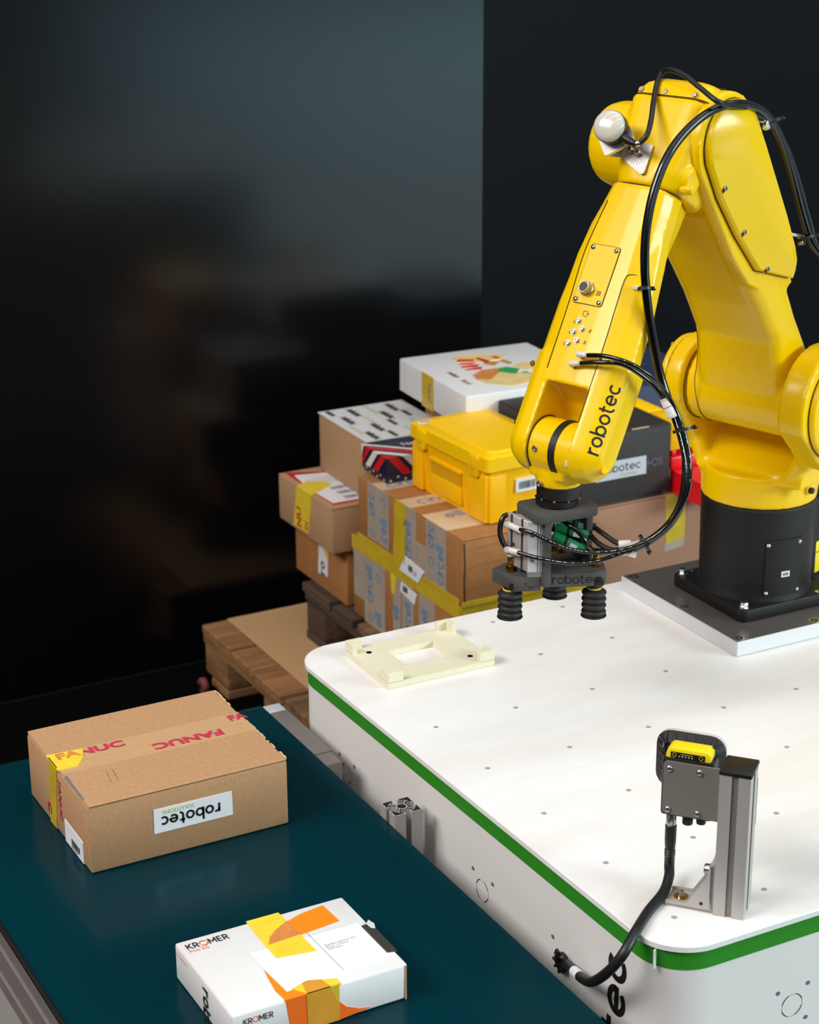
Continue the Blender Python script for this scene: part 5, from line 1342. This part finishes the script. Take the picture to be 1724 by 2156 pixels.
# camera plate
b = new(); prism(b, rrect(-.0720, .0345, .0945, .1600, .005, 4), -.0430, -.0405, Ms @ frame((0, 0, 0), (1, 0, 0), (0, 0, 1))); pl_ = part('camera_plate', b, 'grey_plate', t)
for x, z in ((-.0650, .1515), (-.0305, .1520), (-.0650, .1005), (-.0310, .1005)):
    b = new(); panhead(b, Ms @ frame((x, .0405, z), (1, 0, 0), (0, 0, 1)), .0042, .0026); part('plate_screw', b, 'steel', pl_)
# the camera behind the plate
CY0 = .0435
t = thing('vision_camera', 'black machine vision camera with yellow top and square ring light behind the grey plate', 'camera', tuple(Ms @ V((-.045, .07, .090))))
fc = lambda y: Ms @ frame((0, y, 0), (1, 0, 0), (0, 0, 1))
def cbox(x0, x1, y0, y1, z0_, z1_, bev=.002): return box(new(), x0, x1, y0, y1, z0_, z1_, Ms, bev)
part('camera_body', cbox(-.0750, -.0150, CY0, CY0 + .030, .0900, .1640, .004), 'black_plastic', t)
b = new(); prism(b, [(-.0735, .1520), (-.0190, .1520), (-.0200, .1715), (-.0240, .1750), (-.0660, .1750), (-.0700, .1715)], -(CY0 + .024), -(CY0 + .002), Ms @ frame((0, 0, 0), (1, 0, 0), (0, 0, 1)), .002); yt = part('yellow_cover', b, 'shine_yellow', t)
cf = fc(CY0 + .002)
b = new(); prism(b, [(-.0655, .1705), (-.0265, .1705), (-.0265, .1640), (-.0315, .1640), (-.0315, .1560), (-.0605, .1560), (-.0605, .1640), (-.0655, .1640)], -.001, .0006, cf); ck = part('display_strip', b, 'black_plastic', yt)
b = new()
for i in range(5): flat(b, rect(-.0560 + i * .0036, -.0545 + i * .0036, .1655, .1667), cf, .0010)
part('status_light', b, 'paper', yt, 'row of small white status marks', 0, 'stuff')
b = new(); ribbon(b, arc(-.0610, .1675, .0022, 0, 360, 16), .0005, cf, .0010); ribbon(b, arc(-.0310, .1675, .0022, 0, 360, 16), .0005, cf, .0010); flat(b, rect(-.054, -.040, .1684, .1690), cf, .0010); part('button_mark', b, 'shine_yellow', yt, None, 0)
# ring light: rounded square frame with ribs
RX0, RX1, RZ0, RZ1 = -.0900, -.0095, .1080, .1800
rl = [(RX0, RX1, RZ0, RZ1, .0)]
def rl_ring(g, y, r): return [Ms @ V((p[0], y, p[1])) for p in rrect(RX0 + g, RX1 - g, RZ0 + g, RZ1 - g, r, 5)]
b = new(); loft(b, [rl_ring(.017, CY0 + .006, .008), rl_ring(.014, CY0 + .020, .010), rl_ring(.002, CY0 + .032, .016), rl_ring(0, CY0 + .036, .018)]); part('ring_light', b, 'black_rubber', t, None, 30)
b = new(); loft(b, [rl_ring(.0004, CY0 + .0355, .018), rl_ring(.0002, CY0 + .042, .018)]); part('ring_window', b, 'fit_clear', t, 'pale window rim of the ring light')
# ribs round the back of the ring light
def rib(x, z, dx, dz, L_):
    p0 = Ms @ V((x, CY0 + .0185, z)); p1 = Ms @ V((x + dx * L_, CY0 + .033, z + dz * L_)); b = new()
    q = axis_frame(p0, p1 - p0); box(b, -.0016, .0016, -.0016, .0016, 0, (p1 - p0).length, q, .0006); part('light_rib', b, 'black_plastic', t)
for x in (-.078, -.067, -.056, -.045, -.034, -.023): rib(x, RZ1 - .0150, 0, 1, .013)
for z in (.172, .163, .154, .144, .134):
    rib(RX0 + .0150, z, -1, 0, .011); rib(RX1 - .0150, z, 1, 0, .011)
b = new(); cyl(b, .0062, .0780, .0915, Ms @ T(-.0450, CY0 + .012, 0), 20, .001); part('socket', b, 'black_plastic', t, 'capped socket under the camera')
b = new(); cyl(b, .0056, .0800, .0915, Ms @ T(-.0300, CY0 + .014, 0), 20, .001); part('socket', b, 'black_plastic', t, 'capped socket under the camera')
b = new(); cyl(b, .0060, .0760, .0900, Ms @ T(-.0630, CY0 + .008, 0), 24, .0008); part('connector_nut', b, 'steel', t)
PX, PY = -.0630, CY0 + .008
# camera cable: plug, boot, cable down over the table edge into the side panel
t = thing('camera_cable', 'thick black cable running from the camera over the table edge into the side panel', 'cable', tuple(Ms @ V((PX, PY, .045))))
b = new(); lathe(b, [(.0052, .0765), (.0066, .075), (.0066, .056), (.0060, .047), (.0054, .044), (.0064, .043), (.0056, .041), (.0064, .040), (.0056, .038), (.0063, .037), (.0056, .034)], Ms @ T(PX, PY, 0), 24); part('plug', b, 'black_plastic', t, None, 30)
q0 = Ms @ V((PX, PY, .038))
cab = [q0, Ms @ V((PX, PY, .022)), P(1408, 1846, 2.262), P(1396, 1880, 2.245), P(1364, 1920, 2.215), P(1336, 1965, 2.172), P(1311, 2010, 2.158), P(1282, 2044, 2.175), P(1250, 2066, 2.215), P(1229, 2062, 2.250), P(1207, 2043, 2.295), V((SX + .002, -.684, .751))]
b = new(); tube(b, cab, .0060, 14, 10); part('cable_jacket', b, 'cable', t, None, 60)
b = new(); s1, s2 = P(1209, 2045, 2.291), P(1221, 2056, 2.266); rod(b, s1, s2, .0064, 14); part('cable_label', b, 'paper', t)
en = frame((SX, -.684, .751), (0, -1, 0), (0, 0, 1))
b = new(); lathe(b, [(.0120, -.002), (.0125, .003), (.0090, .006), (.0050, .006)], en, 18); part('cable_gland', b, 'black_plastic', t)
for a in range(8):
    b = new(); box(b, .006, .0135, -.0016, .0016, .002, .0065, en @ RZ(a * math.pi / 4), .0005); part('gland_finger', b, 'black_plastic', t)
b = new(); rod(b, en @ V((.001, .004, .006)), en @ V((.008, .020, .016)), .0018, 8); box(b, -.0018, .0018, -.003, .003, 0, .006, axis_frame(en @ V((.008, .020, .014)), (0, -.4, 1)), .0005); part('tie_tail', b, 'black_plastic', t)
